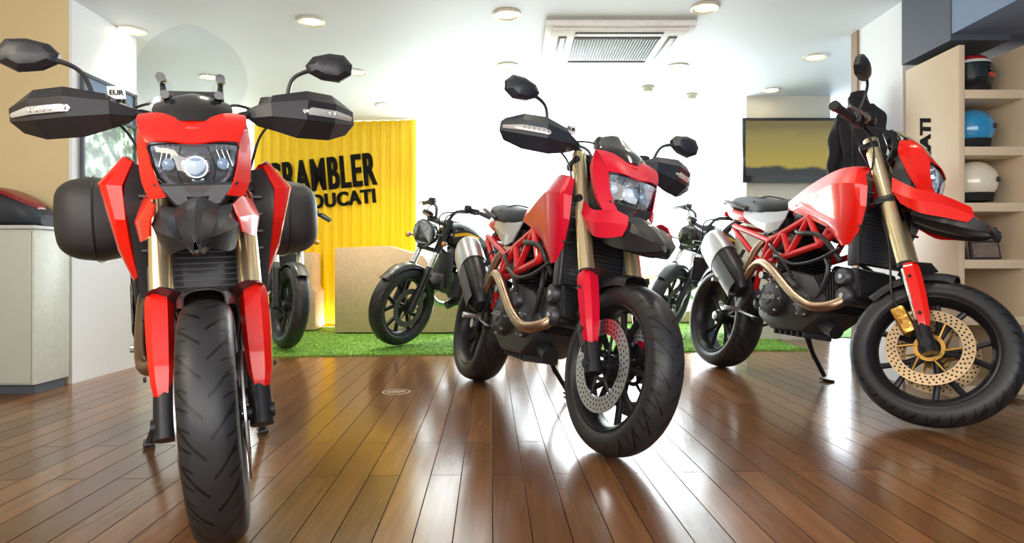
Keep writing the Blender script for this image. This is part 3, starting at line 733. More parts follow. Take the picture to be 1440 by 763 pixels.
    mk('trellis_frame',mb,MBLK,B)
    engine(B,cov=MBLK,xo=-.04,zo=.03,logo=False)
    mb=MB(); mb.rbox((.78,0,.73),(.42,.20,.16),.03); mb.rbox((.45,0,.70),(.22,.24,.18),.03); mb.rbox((1.08,0,.62),(.06,.24,.30),.01); mk('airbox',mb,BLK,B)
    mb=MB()
    mb.loft([ell((1.13,0,.90),.05,.04),ell((1.07,0,.91),.12,.08),ell((.97,0,.915),.155,.115),ell((.84,0,.885),.150,.110),ell((.72,0,.85),.11,.07),ell((.64,0,.825),.06,.035)],3,4)
    mb.lathe([(0,.035),(.012,.033),(.014,0)],c=(.96,0,1.025),axis=(0,0,1),seg=20,mi=1)
    tk=mk('fuel_tank',mb,[GBLK,STEEL],B)
    for y in (-1,1):
        mb=MB(); mb.grid([[(1.08,y*.130,.945),(.96,y*.162,.965),(.83,y*.154,.925),(.74,y*.124,.88)],[(1.08,y*.134,.90),(.96,y*.163,.90),(.83,y*.155,.87),(.74,y*.124,.85)],[(1.06,y*.122,.86),(.96,y*.151,.84),(.84,y*.143,.825),(.76,y*.110,.82)]],3,.004)
        mk('tank_side_plate',mb,GREY,tk)
        mb=MB(); mb.grid([[(1.07,y*.136,.935),(.96,y*.165,.95),(.83,y*.157,.915)],[(1.07,y*.138,.910),(.96,y*.166,.922),(.83,y*.158,.892)]],3,.004)
        mk('tank_stripe',mb,accent,tk)
    mb=MB(); mb.loft([ell((.72,0,.845),.06,.03),ell((.60,0,.835),.11,.04),ell((.45,0,.835),.14,.045),ell((.25,0,.85),.14,.045),ell((.08,0,.865),.12,.04),ell((-.02,0,.87),.07,.02)],3,3); mk('seat',mb,seat,B)
    mb=MB(); mb.grid([[(.62,.13,.80),(.45,.145,.79),(.20,.13,.81)],[(.62,.145,.70),(.48,.15,.66),(.26,.13,.75)]],3,.005); mb.mirror(); mk('side_cover',mb,BLK,B)
    rows=[]
    for an,w in ((60,.07),(90,.09),(120,.09),(150,.06)):
        aa=rad(an); rows.append([V((math.cos(aa)*(.38-d)-.03,yy*w,.36+math.sin(aa)*(.38-d))) for yy,d in ((-1,.03),(-.7,.006),(0,0),(.7,.006),(1,.03))])
    mb=MB(); mb.grid(rows,3,.004); mb.rbox((-.08,0,.80),(.04,.08,.05),.01); mk('rear_fender',mb,BLK,B)
    mb=MB()
    for y in (-1,1):
        mb.tube([(.52,y*.10,.42),(.30,y*.115,.41),(.0,y*.125,.325)],[.03,.026,.022],10,3)
    mb.tube([(0,-.13,.325),(0,.13,.325)],.012,8,1); mk('swingarm',mb,MBLK,B)
    mb=MB(); mb.tube([(.25,.11,.74),(.22,.12,.42)],.02,12,1)
    for i in range(8): mb.lathe([(0,.028),(.006,.034),(.012,.028),(.006,.024)],c=V((.245,.11,.70)).lerp(V((.225,.12,.47)),i/8),axis=(0,0,-1),seg=14,closed=True,mi=1)
    mk('rear_shock',mb,[MBLK,AMB],B)
    mb=MB(); mb.tube([(1.05,-.02,.47),(1.12,-.08,.40),(1.0,-.14,.30),(.8,-.16,.28),(.55,-.16,.29)],.026,12,5)
    mb.tube([(.55,-.165,.29),(.50,-.17,.30),(.28,-.18,.38),(.20,-.18,.41)],[.03,.05,.052,.04],14,3,1); mk('exhaust_pipe',mb,[STEEL,MBLK],B)
    for y in (-1,1):
        mb=MB(); mb.cyl((.42,y*.14,.38),(.42,y*.25,.38),.012,seg=10); mb.prism([(.50,y*.14,.47),(.40,y*.14,.36),(.38,y*.14,.40),(.44,y*.14,.52)],(0,y*.01,0),.002); mk('foot_peg',mb,DALU,B)
    th=math.tan(rad(-lean)); mb=MB(); mb.tube([(.60,.12,.28),(.57,.28,th*.28+.02)],.011,8,1); mb.rbox((.57,.29,th*.29+.010),(.06,.04,.01),.003); mk('side_stand',mb,MBLK,B)
    return B
scrambler('black retro motorcycle with round headlight and yellow tank stripe',(-.924,5.15),50)
scrambler('black retro motorcycle with round headlight beside the television column',(1.45,5.92),64,steer=22)
scrambler('black retro motorcycle with round headlight beside the stepped plinth',(-1.80,4.95),-37,steer=0)

# ------------------------------------------------------------------ room
H=2.2
def floor_mat():
    m=bpy.data.materials.new('walnut_planks'); m.use_nodes=True; nt=m.node_tree; b=nt.nodes['Principled BSDF']; N=nt.nodes.new; L=nt.links.new
    tc=N('ShaderNodeTexCoord'); mp=N('ShaderNodeMapping'); mp.inputs['Rotation'].default_value=(0,0,rad(90-2.0)); L(tc.outputs['Object'],mp.inputs[0])
    br=N('ShaderNodeTexBrick'); br.offset=.37; br.offset_frequency=2
    br.inputs['Color1'].default_value=(.130,.056,.021,1); br.inputs['Color2'].default_value=(.225,.104,.040,1); br.inputs['Mortar'].default_value=(.020,.008,.004,1)
    br.inputs['Scale'].default_value=1; br.inputs['Mortar Size'].default_value=.0016; br.inputs['Brick Width'].default_value=1.0; br.inputs['Row Height'].default_value=.100; br.inputs['Mortar Smooth'].default_value=.1
    L(mp.outputs[0],br.inputs[0])
    m2=N('ShaderNodeMapping'); m2.inputs['Scale'].default_value=(16,1.0,1); L(tc.outputs['Object'],m2.inputs[0])
    nz=N('ShaderNodeTexNoise'); nz.inputs['Scale'].default_value=2.2; nz.inputs['Detail'].default_value=6; nz.inputs['Distortion'].default_value=.6; L(m2.outputs[0],nz.inputs[0])
    rp=N('ShaderNodeMapRange'); rp.inputs['From Min'].default_value=.3; rp.inputs['From Max'].default_value=.7; rp.inputs['To Min'].default_value=.82; rp.inputs['To Max'].default_value=1.16; L(nz.outputs['Fac'],rp.inputs[0])
    mx=N('ShaderNodeMix'); mx.data_type='RGBA'; mx.blend_type='MULTIPLY'; mx.inputs[0].default_value=1; L(br.outputs['Color'],mx.inputs[6]); L(rp.outputs[0],mx.inputs[7]); L(mx.outputs[2],b.inputs['Base Color'])
    n3=N('ShaderNodeTexNoise'); n3.inputs['Scale'].default_value=3; n3.inputs['Detail'].default_value=3; L(tc.outputs['Object'],n3.inputs[0])
    r3=N('ShaderNodeMapRange'); r3.inputs['To Min'].default_value=.15; r3.inputs['To Max'].default_value=.23; L(n3.outputs['Fac'],r3.inputs[0])
    ma=N('ShaderNodeMath'); ma.operation='MULTIPLY_ADD'; ma.inputs[1].default_value=.6; L(br.outputs['Fac'],ma.inputs[0]); L(r3.outputs[0],ma.inputs[2]); L(ma.outputs[0],b.inputs['Roughness'])
    sp=N('ShaderNodeMapRange'); sp.inputs['To Min'].default_value=.7; sp.inputs['To Max'].default_value=0.05; L(br.outputs['Fac'],sp.inputs[0]); L(sp.outputs[0],b.inputs['Specular IOR Level'])
    bp=N('ShaderNodeBump'); bp.inputs['Strength'].default_value=.5; bp.inputs['Distance'].default_value=.001; bp.invert=True; L(br.outputs['Fac'],bp.inputs['Height'])
    b2=N('ShaderNodeBump'); b2.inputs['Strength'].default_value=.03; b2.inputs['Distance'].default_value=.002; L(nz.outputs['Fac'],b2.inputs['Height']); L(bp.outputs['Normal'],b2.inputs['Normal']); L(b2.outputs['Normal'],b.inputs['Normal'])
    return m
def sbox(name,x0,x1,y0,y1,z0,z1,mat,bev=0):
    mb=MB(); c=V(((x0+x1)/2,(y0+y1)/2,(z0+z1)/2)); mb.rbox((0,0,0),(x1-x0,y1-y0,z1-z0),bev)
    o=mk(name,mb,mat); o.location=c; return o
def struct(o): o['kind']='structure'; return o
CEIL=pmat('ceiling_paint',(.74,.80,.87),.6,nscale=2,var=.03)
CREAM=pmat('cream_wall',(.70,.58,.34),.6,nscale=2,var=.06,bump=.1)
WWALL=pmat('white_wall',(.78,.80,.82),.55,nscale=2,var=.03)
DWALL=pmat('slate_wall',(.08,.095,.12),.5,nscale=3,var=.1)
BWALL=pmat('blue_grey_wall',(.20,.28,.42),.5,nscale=3,var=.08)
BEIGE=pmat('beige_column',(.60,.56,.46),.6,nscale=2,var=.05)
struct(sbox('floor',-4.2,4.2,-1.6,7.7,-.05,0,floor_mat()))
struct(sbox('ceiling',-4.2,4.2,-1.6,7.7,H,H+.05,CEIL))
struct(sbox('wall_left',-3.4,-3.3,4.2,7.7,0,H,WWALL))
struct(sbox('wall_left_front',-4.2,-4.1,-1.6,3.58,0,H,CREAM))
struct(sbox('wall_column_left',-4.2,-2.54,3.58,4.2,0,H,CREAM))
struct(sbox('wall_panel_left',-2.54,-2.52,3.585,4.2,0,H,WWALL))
struct(sbox('wall_right',4.1,4.2,-1.6,7.7,0,H,BWALL))
struct(sbox('wall_front',-4.2,4.2,-1.7,-1.6,0,H,WWALL))
SX=2.25
struct(sbox('wall_pillar_right',SX,4.1,3.605,4.12,0,H,WWALL))
struct(sbox('trim_1',SX-.012,SX,4.06,4.13,0,H,pmat('wood_trim',(.30,.20,.12),.5)))
struct(sbox('trim_2',SX-.008,SX+.3,3.20,3.60,1.83,H,DWALL))
struct(sbox('ceiling_soffit',SX-.004,4.1,.6,3.20,1.86,H,BWALL))
struct(sbox('wall_right_recess',3.30,4.1,2.6,3.6,0,1.86,BWALL))
struct(sbox('wall_column_television',2.12,2.88,5.66,5.95,0,H,BEIGE))
struct(sbox('wall_back',-4.2,4.2,7.6,7.7,0,.12,WWALL))
struct(sbox('trim_3',1.86,1.90,7.58,7.64,.12,H,WWALL))
struct(sbox('trim_4',2.10,2.14,7.58,7.64,.12,H,WWALL))
gl=struct(sbox('window_1',-3.3,4.1,7.62,7.63,.12,H,LENS))
def foliage():
    m=bpy.data.materials.new('garden_view'); m.use_nodes=True; nt=m.node_tree; b=nt.nodes['Principled BSDF']; N=nt.nodes.new; L=nt.links.new
    tc=N('ShaderNodeTexCoord'); nz=N('ShaderNodeTexNoise'); nz.inputs['Scale'].default_value=14; nz.inputs['Detail'].default_value=7; L(tc.outputs['Object'],nz.inputs[0])
    cr_=N('ShaderNodeValToRGB'); e=cr_.color_ramp.elements; e[0].position=.38; e[0].color=(.01,.03,.01,1); e[1].position=.62; e[1].color=(.75,.85,.9,1)
    x=e.new(.5); x.color=(.08,.2,.07,1); L(nz.outputs['Fac'],cr_.inputs[0]); L(cr_.outputs[0],b.inputs['Base Color']); L(cr_.outputs[0],b.inputs['Emission Color']); b.inputs['Emission Strength'].default_value=.5; b.inputs['Roughness'].default_value=.2
    return m
struct(sbox('window_2',-2.52,-2.51,3.66,4.16,1.20,1.58,foliage()))
mb=MB()
for z in (1.19,1.59,1.80): mb.rbox((-2.508,3.91,z),(.02,.52,.02),.003)
for y in (3.655,4.165): mb.rbox((-2.508,y,1.495),(.02,.02,.63),.003)
struct(mk('trim_5',mb,DWALL))
struct(sbox('trim_6',-2.52,-2.512,3.66,4.16,1.60,1.79,BWALL))

# grass mat
def grass():
    m=bpy.data.materials.new('artificial_grass'); m.use_nodes=True; nt=m.node_tree; b=nt.nodes['Principled BSDF']; N=nt.nodes.new; L=nt.links.new
    tc=N('ShaderNodeTexCoord'); nz=N('ShaderNodeTexNoise'); nz.inputs['Scale'].default_value=45; nz.inputs['Detail'].default_value=6; L(tc.outputs['Object'],nz.inputs[0])
    cr_=N('ShaderNodeValToRGB'); e=cr_.color_ramp.elements; e[0].position=.3; e[0].color=(.07,.21,.02,1); e[1].position=.7; e[1].color=(.25,.46,.06,1)
    L(nz.outputs['Fac'],cr_.inputs[0]); L(cr_.outputs[0],b.inputs['Base Color']); b.inputs['Roughness'].default_value=.8
    return m
GR=grass()
gx0,gx1=-3.2,2.35
gy=lambda x:4.62+(x+1.65)*.085
mb=MB(); mb.prism([(gx0,gy(gx0),.0005),(gx1,gy(gx1),.0005),(gx1,5.64,.0005),(3.9,5.97,.0005),(3.9,7.5,.0005),(gx0,7.5,.0005)],(0,0,.006),0)
for i in range(32000):
    x=random.uniform(gx0,gx1); y0=gy(x); y=y0+ (random.random()**1.6)*(7.4-y0)
    if x>2.05 and y>5.6: continue
    a=random.uniform(0,2*pi); w=.004; hgt=random.uniform(.006,.012); t=V((math.cos(a)*w,math.sin(a)*w,0)); l=V((random.uniform(-.01,.01),random.uniform(-.01,.01),hgt))
    p=V((x,y,.006)); n=len(mb.v); mb.v+=[p-t,p+t,p+l]; mb.f.append([n,n+1,n+2]); mb.m.append(0)
top(mk('grass_mat',mb,GR),'bright green artificial grass mat laid over the wooden floor','artificial grass',kind='stuff')

# yellow corrugated display wall
mb=MB(); L_=math.hypot(1.79,.20); n=int(L_/.105)
prof=[]
for i in range(n+1):
    x0=i*.105
    prof+=[(x0,0),(x0+.035,0),(x0+.050,-.022),(x0+.085,-.022)]
prof=[p for p in prof if p[0]<=L_]
Hy=H-.03
vs=[(x,y,0) for x,y in prof]+[(x,y,Hy) for x,y in prof]+[(x,y+.04+(.022 if y<0 else 0),0) for x,y in prof]+[(x,y+.04+(.022 if y<0 else 0),Hy) for x,y in prof]
k=len(prof);fs=[]
for i in range(k-1): fs+=[[i,i+1,k+i+1,k+i],[2*k+i,3*k+i,3*k+i+1,2*k+i+1],[k+i,k+i+1,3*k+i+1,3*k+i],[i,2*k+i,2*k+i+1,i+1]]
fs+=[[0,k,3*k,2*k],[k-1,3*k-1,4*k-1,2*k-1]]
mb.add(vs,fs); 
YW=pmat('yellow_sheet',(1.0,.64,.003),.42,0,.2,nscale=4,var=.04)
yp=mk('corrugated_sign',mb,YW,angle=20)
yp.location=(-2.78,6.75,.019); yp.rotation_euler=(0,0,math.atan2(-.20,1.79))
top(yp,'bright yellow corrugated metal sign wall with black stencilled lettering','sign')
INK=pmat('black_ink',(.012,.011,.010),.9,spec=.15)
text('lettering','SCRAMBLER',.48,INK,yp,Matrix.Translation((.70,-.026,1.59))@FACEMY@Matrix.Rotation(rad(5),4,'Z'),.002,.008,sx=.46,spacing=1.14,fat=.009)
text('lettering','DUCATI',.20,INK,yp,Matrix.Translation((1.01,-.026,1.345))@FACEMY@Matrix.Rotation(rad(5),4,'Z'),.002,.006,sx=.90,spacing=1.10,fat=.006)

def osb():
    m=bpy.data.materials.new('chipboard'); m.use_nodes=True; nt=m.node_tree; b=nt.nodes['Principled BSDF']; N=nt.nodes.new; L=nt.links.new
    tc=N('ShaderNodeTexCoord'); nz=N('ShaderNodeTexVoronoi'); nz.inputs['Scale'].default_value=60; L(tc.outputs['Object'],nz.inputs[0])
    n2=N('ShaderNodeTexNoise'); n2.inputs['Scale'].default_value=12; n2.inputs['Detail'].default_value=8; L(tc.outputs['Object'],n2.inputs[0])
    mx=N('ShaderNodeMix'); mx.data_type='RGBA'; mx.inputs[0].default_value=.5; L(n2.outputs['Color'],mx.inputs[7]); L(nz.outputs['Color'],mx.inputs[6])
    bw=N('ShaderNodeRGBToBW'); L(mx.outputs[2],bw.inputs[0])
    cr_=N('ShaderNodeValToRGB'); e=cr_.color_ramp.elements; e[0].position=.2; e[0].color=(.56,.40,.25,1); e[1].position=.8; e[1].color=(.70,.52,.35,1); L(bw.outputs[0],cr_.inputs[0]); L(cr_.outputs[0],b.inputs['Base Color']); b.inputs['Roughness'].default_value=.6
    return m
OSB=osb()
def plinth(name,poly,y0,dep,label):
    mb=MB(); mb.prism([(x,y0,z) for x,z in poly],(0,dep,0),.004); return top(mk(name,mb,OSB),label,'plinth')
plinth('display_plinth',[(-1.72,.0195),(-.50,.0195),(-.50,.28),(-.86,.76),(-1.20,.86),(-1.72,.84)],6.07,.36,'large tan chipboard display plinth with a sloping end')
plinth('display_plinth',[(-2.40,.0195),(-1.98,.0195),(-1.98,.40),(-2.02,.46),(-2.02,.80),(-2.40,.80)],6.30,.30,'narrow stepped chipboard plinth in front of the yellow sign')
plinth('display_plinth',[(-.35,.0195),(2.1,.0195),(2.1,.50),(1.6,.56),(-.35,.40)],7.15,.3,'long low chipboard bench plinth below the bright window')

AC=empty('air_conditioner',(.68,4.25,H)); top(AC,'white square ceiling cassette air conditioner with central grille','air conditioner')
ACW=pmat('ac_plastic',(.84,.85,.84),.4); 
mb=MB(); mb.rbox((0,0,-.02),(.94,.76,.04),.012); mb.rbox((0,0,-.045),(.86,.68,.02),.008); mk('housing',mb,ACW,AC)
mb=MB(); mb.rbox((0,0,-.058),(.56,.44,.008),.002)
for i in range(30): mb.rbox((-.27+i*.0186,0,-.064),(.006,.42,.008),0,None,1,1)
mk('intake_grille',mb,[pmat('grille_dark',(.08,.09,.10),.5),pmat('grille_light',(.35,.38,.40),.5)],AC)
for x,y,sx,sy in ((-.355,0,.055,.46),(.355,0,.055,.46),(0,-.28,.56,.05),(0,.28,.56,.05)):
    mb=MB(); mb.rbox((x,y,-.058),(sx,sy,.006),.002,None,0); mb.rbox((x,y,-.062),(max(sx-.025,.02),max(sy-.025,.02),.004),.001,None,1); mk('air_outlet',mb,[pmat('slot_dark',(.05,.06,.07),.5),ACW],AC)

WARM=pmat('lamp_glow',(1,.9,.7),.5,emit=(1,.80,.50),estr=14)
for x,y in ((-1.25,3.90),(-.03,3.79),(1.14,3.69),(-2.46,4.05),(-1.23,4.94),(-2.45,5.07),(2.22,4.58),(-.03,4.78),(1.27,4.80),(2.25,5.45),(-1.22,5.96),(-.05,5.96),(1.15,5.9),(-1.25,2.7),(-.03,2.6),(1.2,2.6)):
    mb=MB(); mb.lathe([(0,.085),(-.008,.085),(-.012,.075),(-.006,.062),(0,.060)],axis=(0,0,1),seg=32,closed=True)
    o=mk('downlight',mb,pmat('lamp_rim',(.75,.70,.60),.35,.3)); o.location=(x,y,H-.0005); top(o,'round recessed ceiling downlight with pale rim, switched on','ceiling light',group='recessed ceiling downlights')
    mb=MB(); mb.lathe([(-.002,0),(-.003,.061)],axis=(0,0,1),seg=28); mk('lamp_disc',mb,WARM,o)
for x,y in ((1.16,5.36),(1.6,5.6)):
    mb=MB(); mb.lathe([(0,.06),(-.015,.06),(-.02,.05),(-.045,.04),(-.05,0)],axis=(0,0,1),seg=28); o=mk('smoke_detector',mb,BEIGE); o.location=(x,y,H-.001); top(o,'small round cream smoke detector on the ceiling','smoke detector',group='ceiling smoke detectors')

TV=empty('television',(2.53,5.64,1.41)); top(TV,'flat black television with a painted yellow reflection, mounted on beige column','television')
mb=MB(); mb.rbox((0,-.03,.29),(.94,.05,.58),.008); mb.rbox((0,0,.29),(.3,.03,.3),.004); mk('television_frame',mb,GBLK,TV)
def tvmat():  # emissive gradient painted as the yellow wall's reflection in the screen
    m=bpy.data.materials.new('screen_painted_reflection'); m.use_nodes=True; nt=m.node_tree; b=nt.nodes['Principled BSDF']; N=nt.nodes.new; L=nt.links.new
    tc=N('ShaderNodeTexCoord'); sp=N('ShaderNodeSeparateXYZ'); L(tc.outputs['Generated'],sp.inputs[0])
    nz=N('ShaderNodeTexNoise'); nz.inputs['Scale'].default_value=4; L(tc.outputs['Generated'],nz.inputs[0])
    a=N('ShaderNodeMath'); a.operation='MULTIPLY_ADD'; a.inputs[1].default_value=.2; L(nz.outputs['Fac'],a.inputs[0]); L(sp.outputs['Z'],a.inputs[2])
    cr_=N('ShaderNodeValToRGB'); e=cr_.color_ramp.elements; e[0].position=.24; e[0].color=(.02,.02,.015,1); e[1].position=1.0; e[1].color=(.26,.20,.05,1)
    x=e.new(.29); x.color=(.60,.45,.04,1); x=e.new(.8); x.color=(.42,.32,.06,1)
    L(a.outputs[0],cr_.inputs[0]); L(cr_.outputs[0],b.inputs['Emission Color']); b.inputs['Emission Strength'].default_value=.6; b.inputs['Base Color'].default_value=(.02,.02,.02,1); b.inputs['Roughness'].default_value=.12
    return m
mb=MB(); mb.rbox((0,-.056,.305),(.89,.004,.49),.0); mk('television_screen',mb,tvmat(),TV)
CABM=pmat('cabinet_laminate',(.50,.53,.46),.35,nscale=3,var=.05)
CB=empty('cabinet',(-3.0,3.42,0)); top(CB,'pale grey-green laminate counter cabinet with white end panel','cabinet')
mb=MB(); mb.rbox((0,.0,.46),(.98,.26,.82),.004); mb.rbox((0,.01,.03),(.94,.22,.06),.0,None,1); mk('body',mb,[pmat('cabinet_white',(.62,.65,.58),.35),DWALL],CB)
for x in (-.25,.24):
    mb=MB(); mb.rbox((x,-.137,.46),(.475,.016,.80),.003); d_=mk('door',mb,CABM,CB)
    mb=MB(); mb.rbox((x+.2*(1 if x<0 else -1),-.15,.62),(.012,.014,.12),.004); mk('handle',mb,ALU,d_)
mb=MB(); mb.rbox((0,-.005,.88),(1.0,.29,.02),.004); mk('countertop',mb,pmat('cabinet_top',(.55,.57,.55),.25),CB)
mb=MB()
mb.loft([ell((-3.10,3.43,.965),.02,.03,ax='x'),ell((-3.0,3.43,.985),.11,.085,ax='x'),ell((-2.85,3.42,.995),.12,.10,ax='x'),ell((-2.70,3.43,.98),.12,.085,ax='x'),ell((-2.60,3.43,.955),.11,.06,ax='x'),ell((-2.545,3.43,.925),.05,.03,ax='x')],3,4)
sd=mk('travel_bag',mb,DGREY); top(sd,'black and dark red padded bag lying on the cabinet','bag')
mb=MB(); mb.loft([ell((-3.05,3.42,1.055),.03,.01,ax='x'),ell((-2.9,3.42,1.085),.095,.022,ax='x'),ell((-2.75,3.42,1.075),.10,.022,ax='x'),ell((-2.62,3.42,1.02),.08,.016,ax='x'),ell((-2.57,3.42,.985),.03,.01,ax='x')],3,4)
mk('bag_flap',mb,pmat('dark_red_vinyl',(.26,.012,.022),.35,0,.3),sd)

# ---- display shelf
SHW=pmat('birch_veneer',(.70,.57,.40),.45,nscale=5,var=.06)
SH=empty('display_shelf',(SX,3.15,0)); top(SH,'pale birch display shelf unit with helmets and framed pictures','shelf')
SD=.43; ST=1.79; BW=.33
for x in (.015,BW+.015,2*BW+.03):
    mb=MB(); mb.rbox((x,SD/2,ST/2),(.03,SD,ST),.003); mk('side_panel',mb,SHW,SH)
mb=MB(); mb.rbox((BW+.02,SD-.008,ST/2),(2*BW-.0,.012,ST-.02),.0); mk('back_panel',mb,SHW,SH)
zs=[.05,.40,.686,.973,1.256,1.543]
for z in zs:
    for i in range(2):
        mb=MB(); mb.rbox((BW*(i+.5)+.015+i*.007,SD/2-.006,z),(BW-.028,SD-.022,.045),.002); mk('shelf_board',mb,SHW,SH)
M=Matrix(((0,0,-1,-.002),(0,1,0,.25),(1,0,0,1.27),(0,0,0,1)))
text('shelf_lettering','DUCATI',.115,INK,SH,M,.001,.003,sx=.95,shear=.25,fat=.003)

def helmet(loc,yaw,shell,trim,label,full=True,stripe=None,sc_=.88):
    E=empty('helmet',loc,(0,0,yaw)); E.scale=(sc_,)*3; top(E,label,'helmet',group='helmets on the display shelf')
    mb=MB(); n=24
    vs=[];fs=[];nl=14
    for i in range(nl):
        ph=rad(90-i*(138 if full else 124)/(nl-1))
        for j in range(n):
            th=2*pi*j/n; r=math.cos(ph); x=math.cos(th)*r*.130; y=math.sin(th)*r*.114; z=.125+math.sin(ph)*.118
            if full and x>.06 and z<.1: x*=1.10
            vs.append((x,y,max(z,.01)))
    for i in range(nl-1):
        for j in range(n):
            th=2*pi*(j+.5)/n; th=th if th<pi else th-2*pi
            zc=(vs[i*n+j][2]+vs[(i+1)*n+j][2])/2
            front=abs(th)<rad(62 if full else 55)
            if front and ((full and .085<zc<.16) or (not full and zc<.15)): continue
            mi=0
            if stripe and (i in (3,4,9)): mi=1
            if stripe and (i in (5,)): mi=2
            fs.append(([i*n+j,i*n+(j+1)%n,(i+1)*n+(j+1)%n,(i+1)*n+j],mi))
    mb.v+=[V(v) for v in vs]
    for f,mi in fs: mb.f.append(f); mb.m.append(mi)
    s=mk('shell',mb,[shell,stripe or trim,WHITE],E); md=s.modifiers.new('s','SOLIDIFY'); md.thickness=.012; md.offset=-1
    s2=s.modifiers.new('b','SUBSURF'); s2.levels=1; s2.render_levels=1
    mb=MB(); mb.loft([ell((0,0,.02),.098,.085,ax='z',p=2),ell((0,0,.10),.108,.094,ax='z',p=2),ell((0,0,.17),.09,.078,ax='z',p=2),ell((0,0,.215),.04,.035,ax='z',p=2)],2,3); mk('liner',mb,HOLE,E)
    mb=MB(); pts=[V((math.cos(a)*.134,math.sin(a)*.118,.0)) for a in [rad(-66+i*12) for i in range(12)]]
    if full:
        mb.grid([[p+V((0,0,.165)) for p in pts],[p*1.0+V((.004,0,.125)) for p in pts],[p+V((.004,0,.083)) for p in pts]],2,.003); mk('visor',mb,trim,E)
    for y in (-1,1):
        mb=MB(); mb.lathe([(0,.016),(.004,.014),(.006,0)],c=(.035,y*.113,.13),axis=(0,y,0),seg=18); mk('rivet',mb,trim,E)
    return E
SMOKE=pmat('smoke_visor',(.02,.03,.03),.08,0,1)
helmet((SX+.180,3.31,1.5665),rad(-150),GBLK,SMOKE,'black full-face helmet with red and white bands',True,stripe=pmat('helmet_red',(.55,.02,.02),.2,0,1),sc_=.92)
helmet((SX+.172,3.30,1.2795),rad(15),pmat('sky_blue_gloss',(.03,.30,.58),.2,0,1),SMOKE,'sky blue open-face helmet on a birch shelf',False,sc_=.90)
helmet((SX+.182,3.30,.9965),rad(15),pmat('cream_gloss',(.80,.74,.60),.2,0,1),SMOKE,'cream open-face helmet on a birch shelf',False,sc_=.95)
PICM=pmat('photo_print',(.20,.16,.13),.4,nscale=60,var=.8)
for i,(x,w,hh) in enumerate(((SX+.08,.075,.07),(SX+.22,.16,.10),(SX+.5,.17,.14))):
    E=empty('picture_frame',(x,3.26,.7095),(rad(-12),0,rad(-6+8*i))); top(E,'small black framed photograph leaning on a birch shelf','picture frame',group='framed pictures on the shelf')
    mb=MB(); mb.rbox((0,0,hh/2+.002),(w,.012,hh),.003); mk('frame',mb,BLK,E)
    mb=MB(); mb.rbox((0,-.0068,hh/2),(w-.022,.001,hh-.022),0); mk('photograph',mb,PICM,E)

# ---- hanging jacket
JK=empty('jacket',(2.125,3.84,1.75),(0,0,rad(-60))); JK.scale=(.76,.80,.92); top(JK,'black cloth motorcycle jacket hanging against the white pillar','jacket')
fold=lambda p: V((p.x+.010*math.sin(p.z*26+p.y*20),p.y+.014*math.sin(p.x*48+p.z*10)+.008*math.sin(p.z*37+p.x*9),p.z+.012*math.sin(p.x*30)))
CLOTH=pmat('black_cloth',(.020,.020,.024),.8,bump=.6,nscale=14,spec=.3)
mb=MB()
def ring(z,hw,d,y=0): return [V((math.copysign(abs(math.cos(a))**.7,math.cos(a))*hw,y+math.sin(a)*d,z)) for a in [2*pi*i/12 for i in range(12)]]
mb.loft([ring(-.035,.060,.045),ring(-.085,.090,.050),ring(-.15,.135,.055),ring(-.24,.155,.060),ring(-.36,.160,.060),ring(-.48,.168,.058),ring(-.58,.175,.058),ring(-.59,.165,.05)],4,7)
mb.map(fold); bd=mk('jacket_body',mb,CLOTH,JK)
mb=MB(); mb.loft([ring(-.06,.068,.055),ring(-.025,.060,.050),ring(-.012,.056,.045)],3,3); mk('collar',mb,CLOTH,JK)
for s_ in (-1,1):
    mb=MB(); mb.tube([(s_*.105,0,-.125),(s_*.160,-.01,-.22),(s_*.182,-.02,-.36),(s_*.186,-.035,-.52),(s_*.183,-.040,-.63)],[.040,.050,.048,.044,.043],14,7)
    mb.map(fold); mk('sleeve',mb,[CLOTH],JK)
mb=MB(); mb.tube([(0,.02,-.02),(0,.02,.04),(.02,.03,.07),(.0,.05,.085)],.004,6,4); mk('hanger_hook',mb,STEEL,JK)
mb=MB(); mb.tube([(0,-.066,-.09),(0,-.076,-.30),(0,-.070,-.57)],.003,6,4); mk('zipper',mb,DALU,JK)

mb=MB(); 
mb.lathe([(0,.075),(.001,.075),(.001,.066),(0,.066)],axis=(0,0,1),seg=32,closed=True); mb.rbox((0,0,.0006),(.10,.02,.001),0); mb.rbox((.01,.028,.0006),(.07,.010,.001),0); mb.rbox((-.01,-.028,.0006),(.07,.010,.001),0)
o=mk('floor_sticker',mb,pmat('worn_white_vinyl',(.42,.34,.26),.5)); o.location=(-.62,3.36,.0004); top(o,'worn pale round sticker on the wooden floor','sticker')

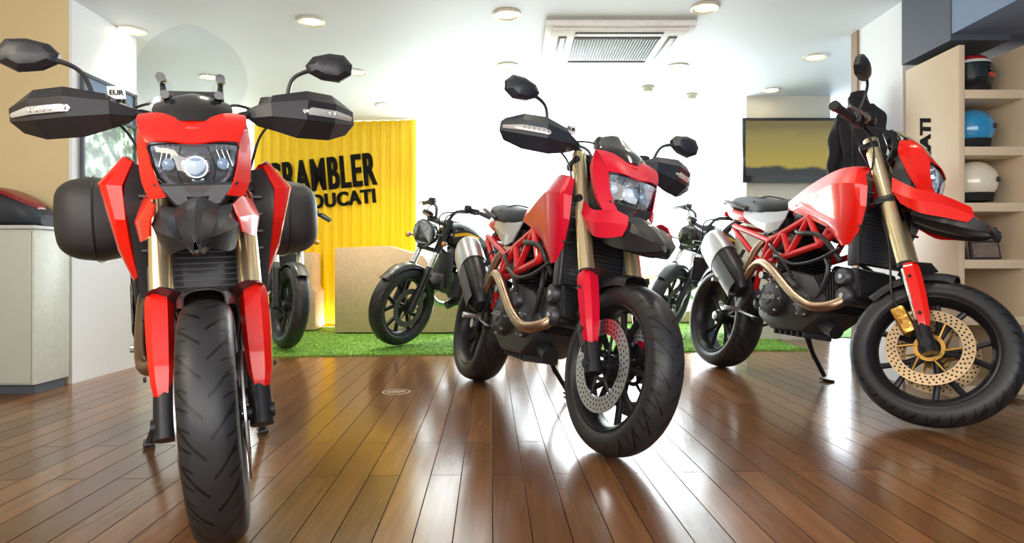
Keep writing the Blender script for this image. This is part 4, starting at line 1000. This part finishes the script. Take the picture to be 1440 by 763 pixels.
# ------------------------------------------------------------------ lights
def area(name,loc,rot,sx,sy,power,col=(1,1,1),spread=180):
    l=bpy.data.lights.new(name,'AREA'); l.shape='RECTANGLE'; l.size=sx; l.size_y=sy; l.energy=power; l.color=col; l.spread=rad(spread)
    o=bpy.data.objects.new(name,l); C.objects.link(o); o.location=loc; o.rotation_euler=rot; return o
area('window_daylight',(.4,7.85,1.25),(rad(-90),0,0),7.6,2.3,540,(.88,.97,1))
area('ceiling_fill_by_window',(.2,6.9,.10),(rad(-170),0,0),5.0,.8,160,(.97,.99,1))  # added up-facing fill that brightens the ceiling near the window
area('unseen_front_fill',(.2,-1.2,1.35),(rad(84),0,0),5.5,1.4,118,(1,.98,.95))  # unseen fill added behind the camera to light the bikes' fronts
area('side_area_light',(-2.2,.3,1.9),(rad(60),0,rad(-20)),1.6,.8,28,(1,.88,.70))  # warm area lamp out of view on the left
for x,y,e in ((-1.25,3.90,26),(-.03,3.79,20),(1.14,3.69,24),(-2.46,4.05,30),(2.22,4.58,20),(-1.25,2.7,26),(-.03,2.6,20),(1.2,2.6,24),(-1.23,4.94,45),(-2.2,5.3,60),(-1.3,5.7,65),(1.27,4.80,30)):
    l=bpy.data.lights.new('downlight_beam','SPOT'); l.energy=e; l.spot_size=rad(120); l.spot_blend=.8; l.color=(1,.88,.70); l.shadow_soft_size=.06
    o=bpy.data.objects.new('downlight_beam',l); C.objects.link(o); o.location=(x,y,H-.02)
w=bpy.data.worlds.new('World'); bpy.context.scene.world=w; w.use_nodes=True
bg=w.node_tree.nodes['Background']; bg.inputs[0].default_value=(.88,.95,1,1); bg.inputs[1].default_value=3.0

# ------------------------------------------------------------------ camera
cam=bpy.data.cameras.new('camera'); co=bpy.data.objects.new('camera',cam); C.objects.link(co)
co.location=(0,0,.69); co.rotation_euler=(rad(90),0,0); cam.lens=22; cam.sensor_width=36; cam.shift_y=-.008; cam.clip_start=.02
bpy.context.scene.camera=co
sc=bpy.context.scene
sc.view_settings.view_transform='Standard'; sc.view_settings.exposure=0.08; sc.view_settings.gamma=.96
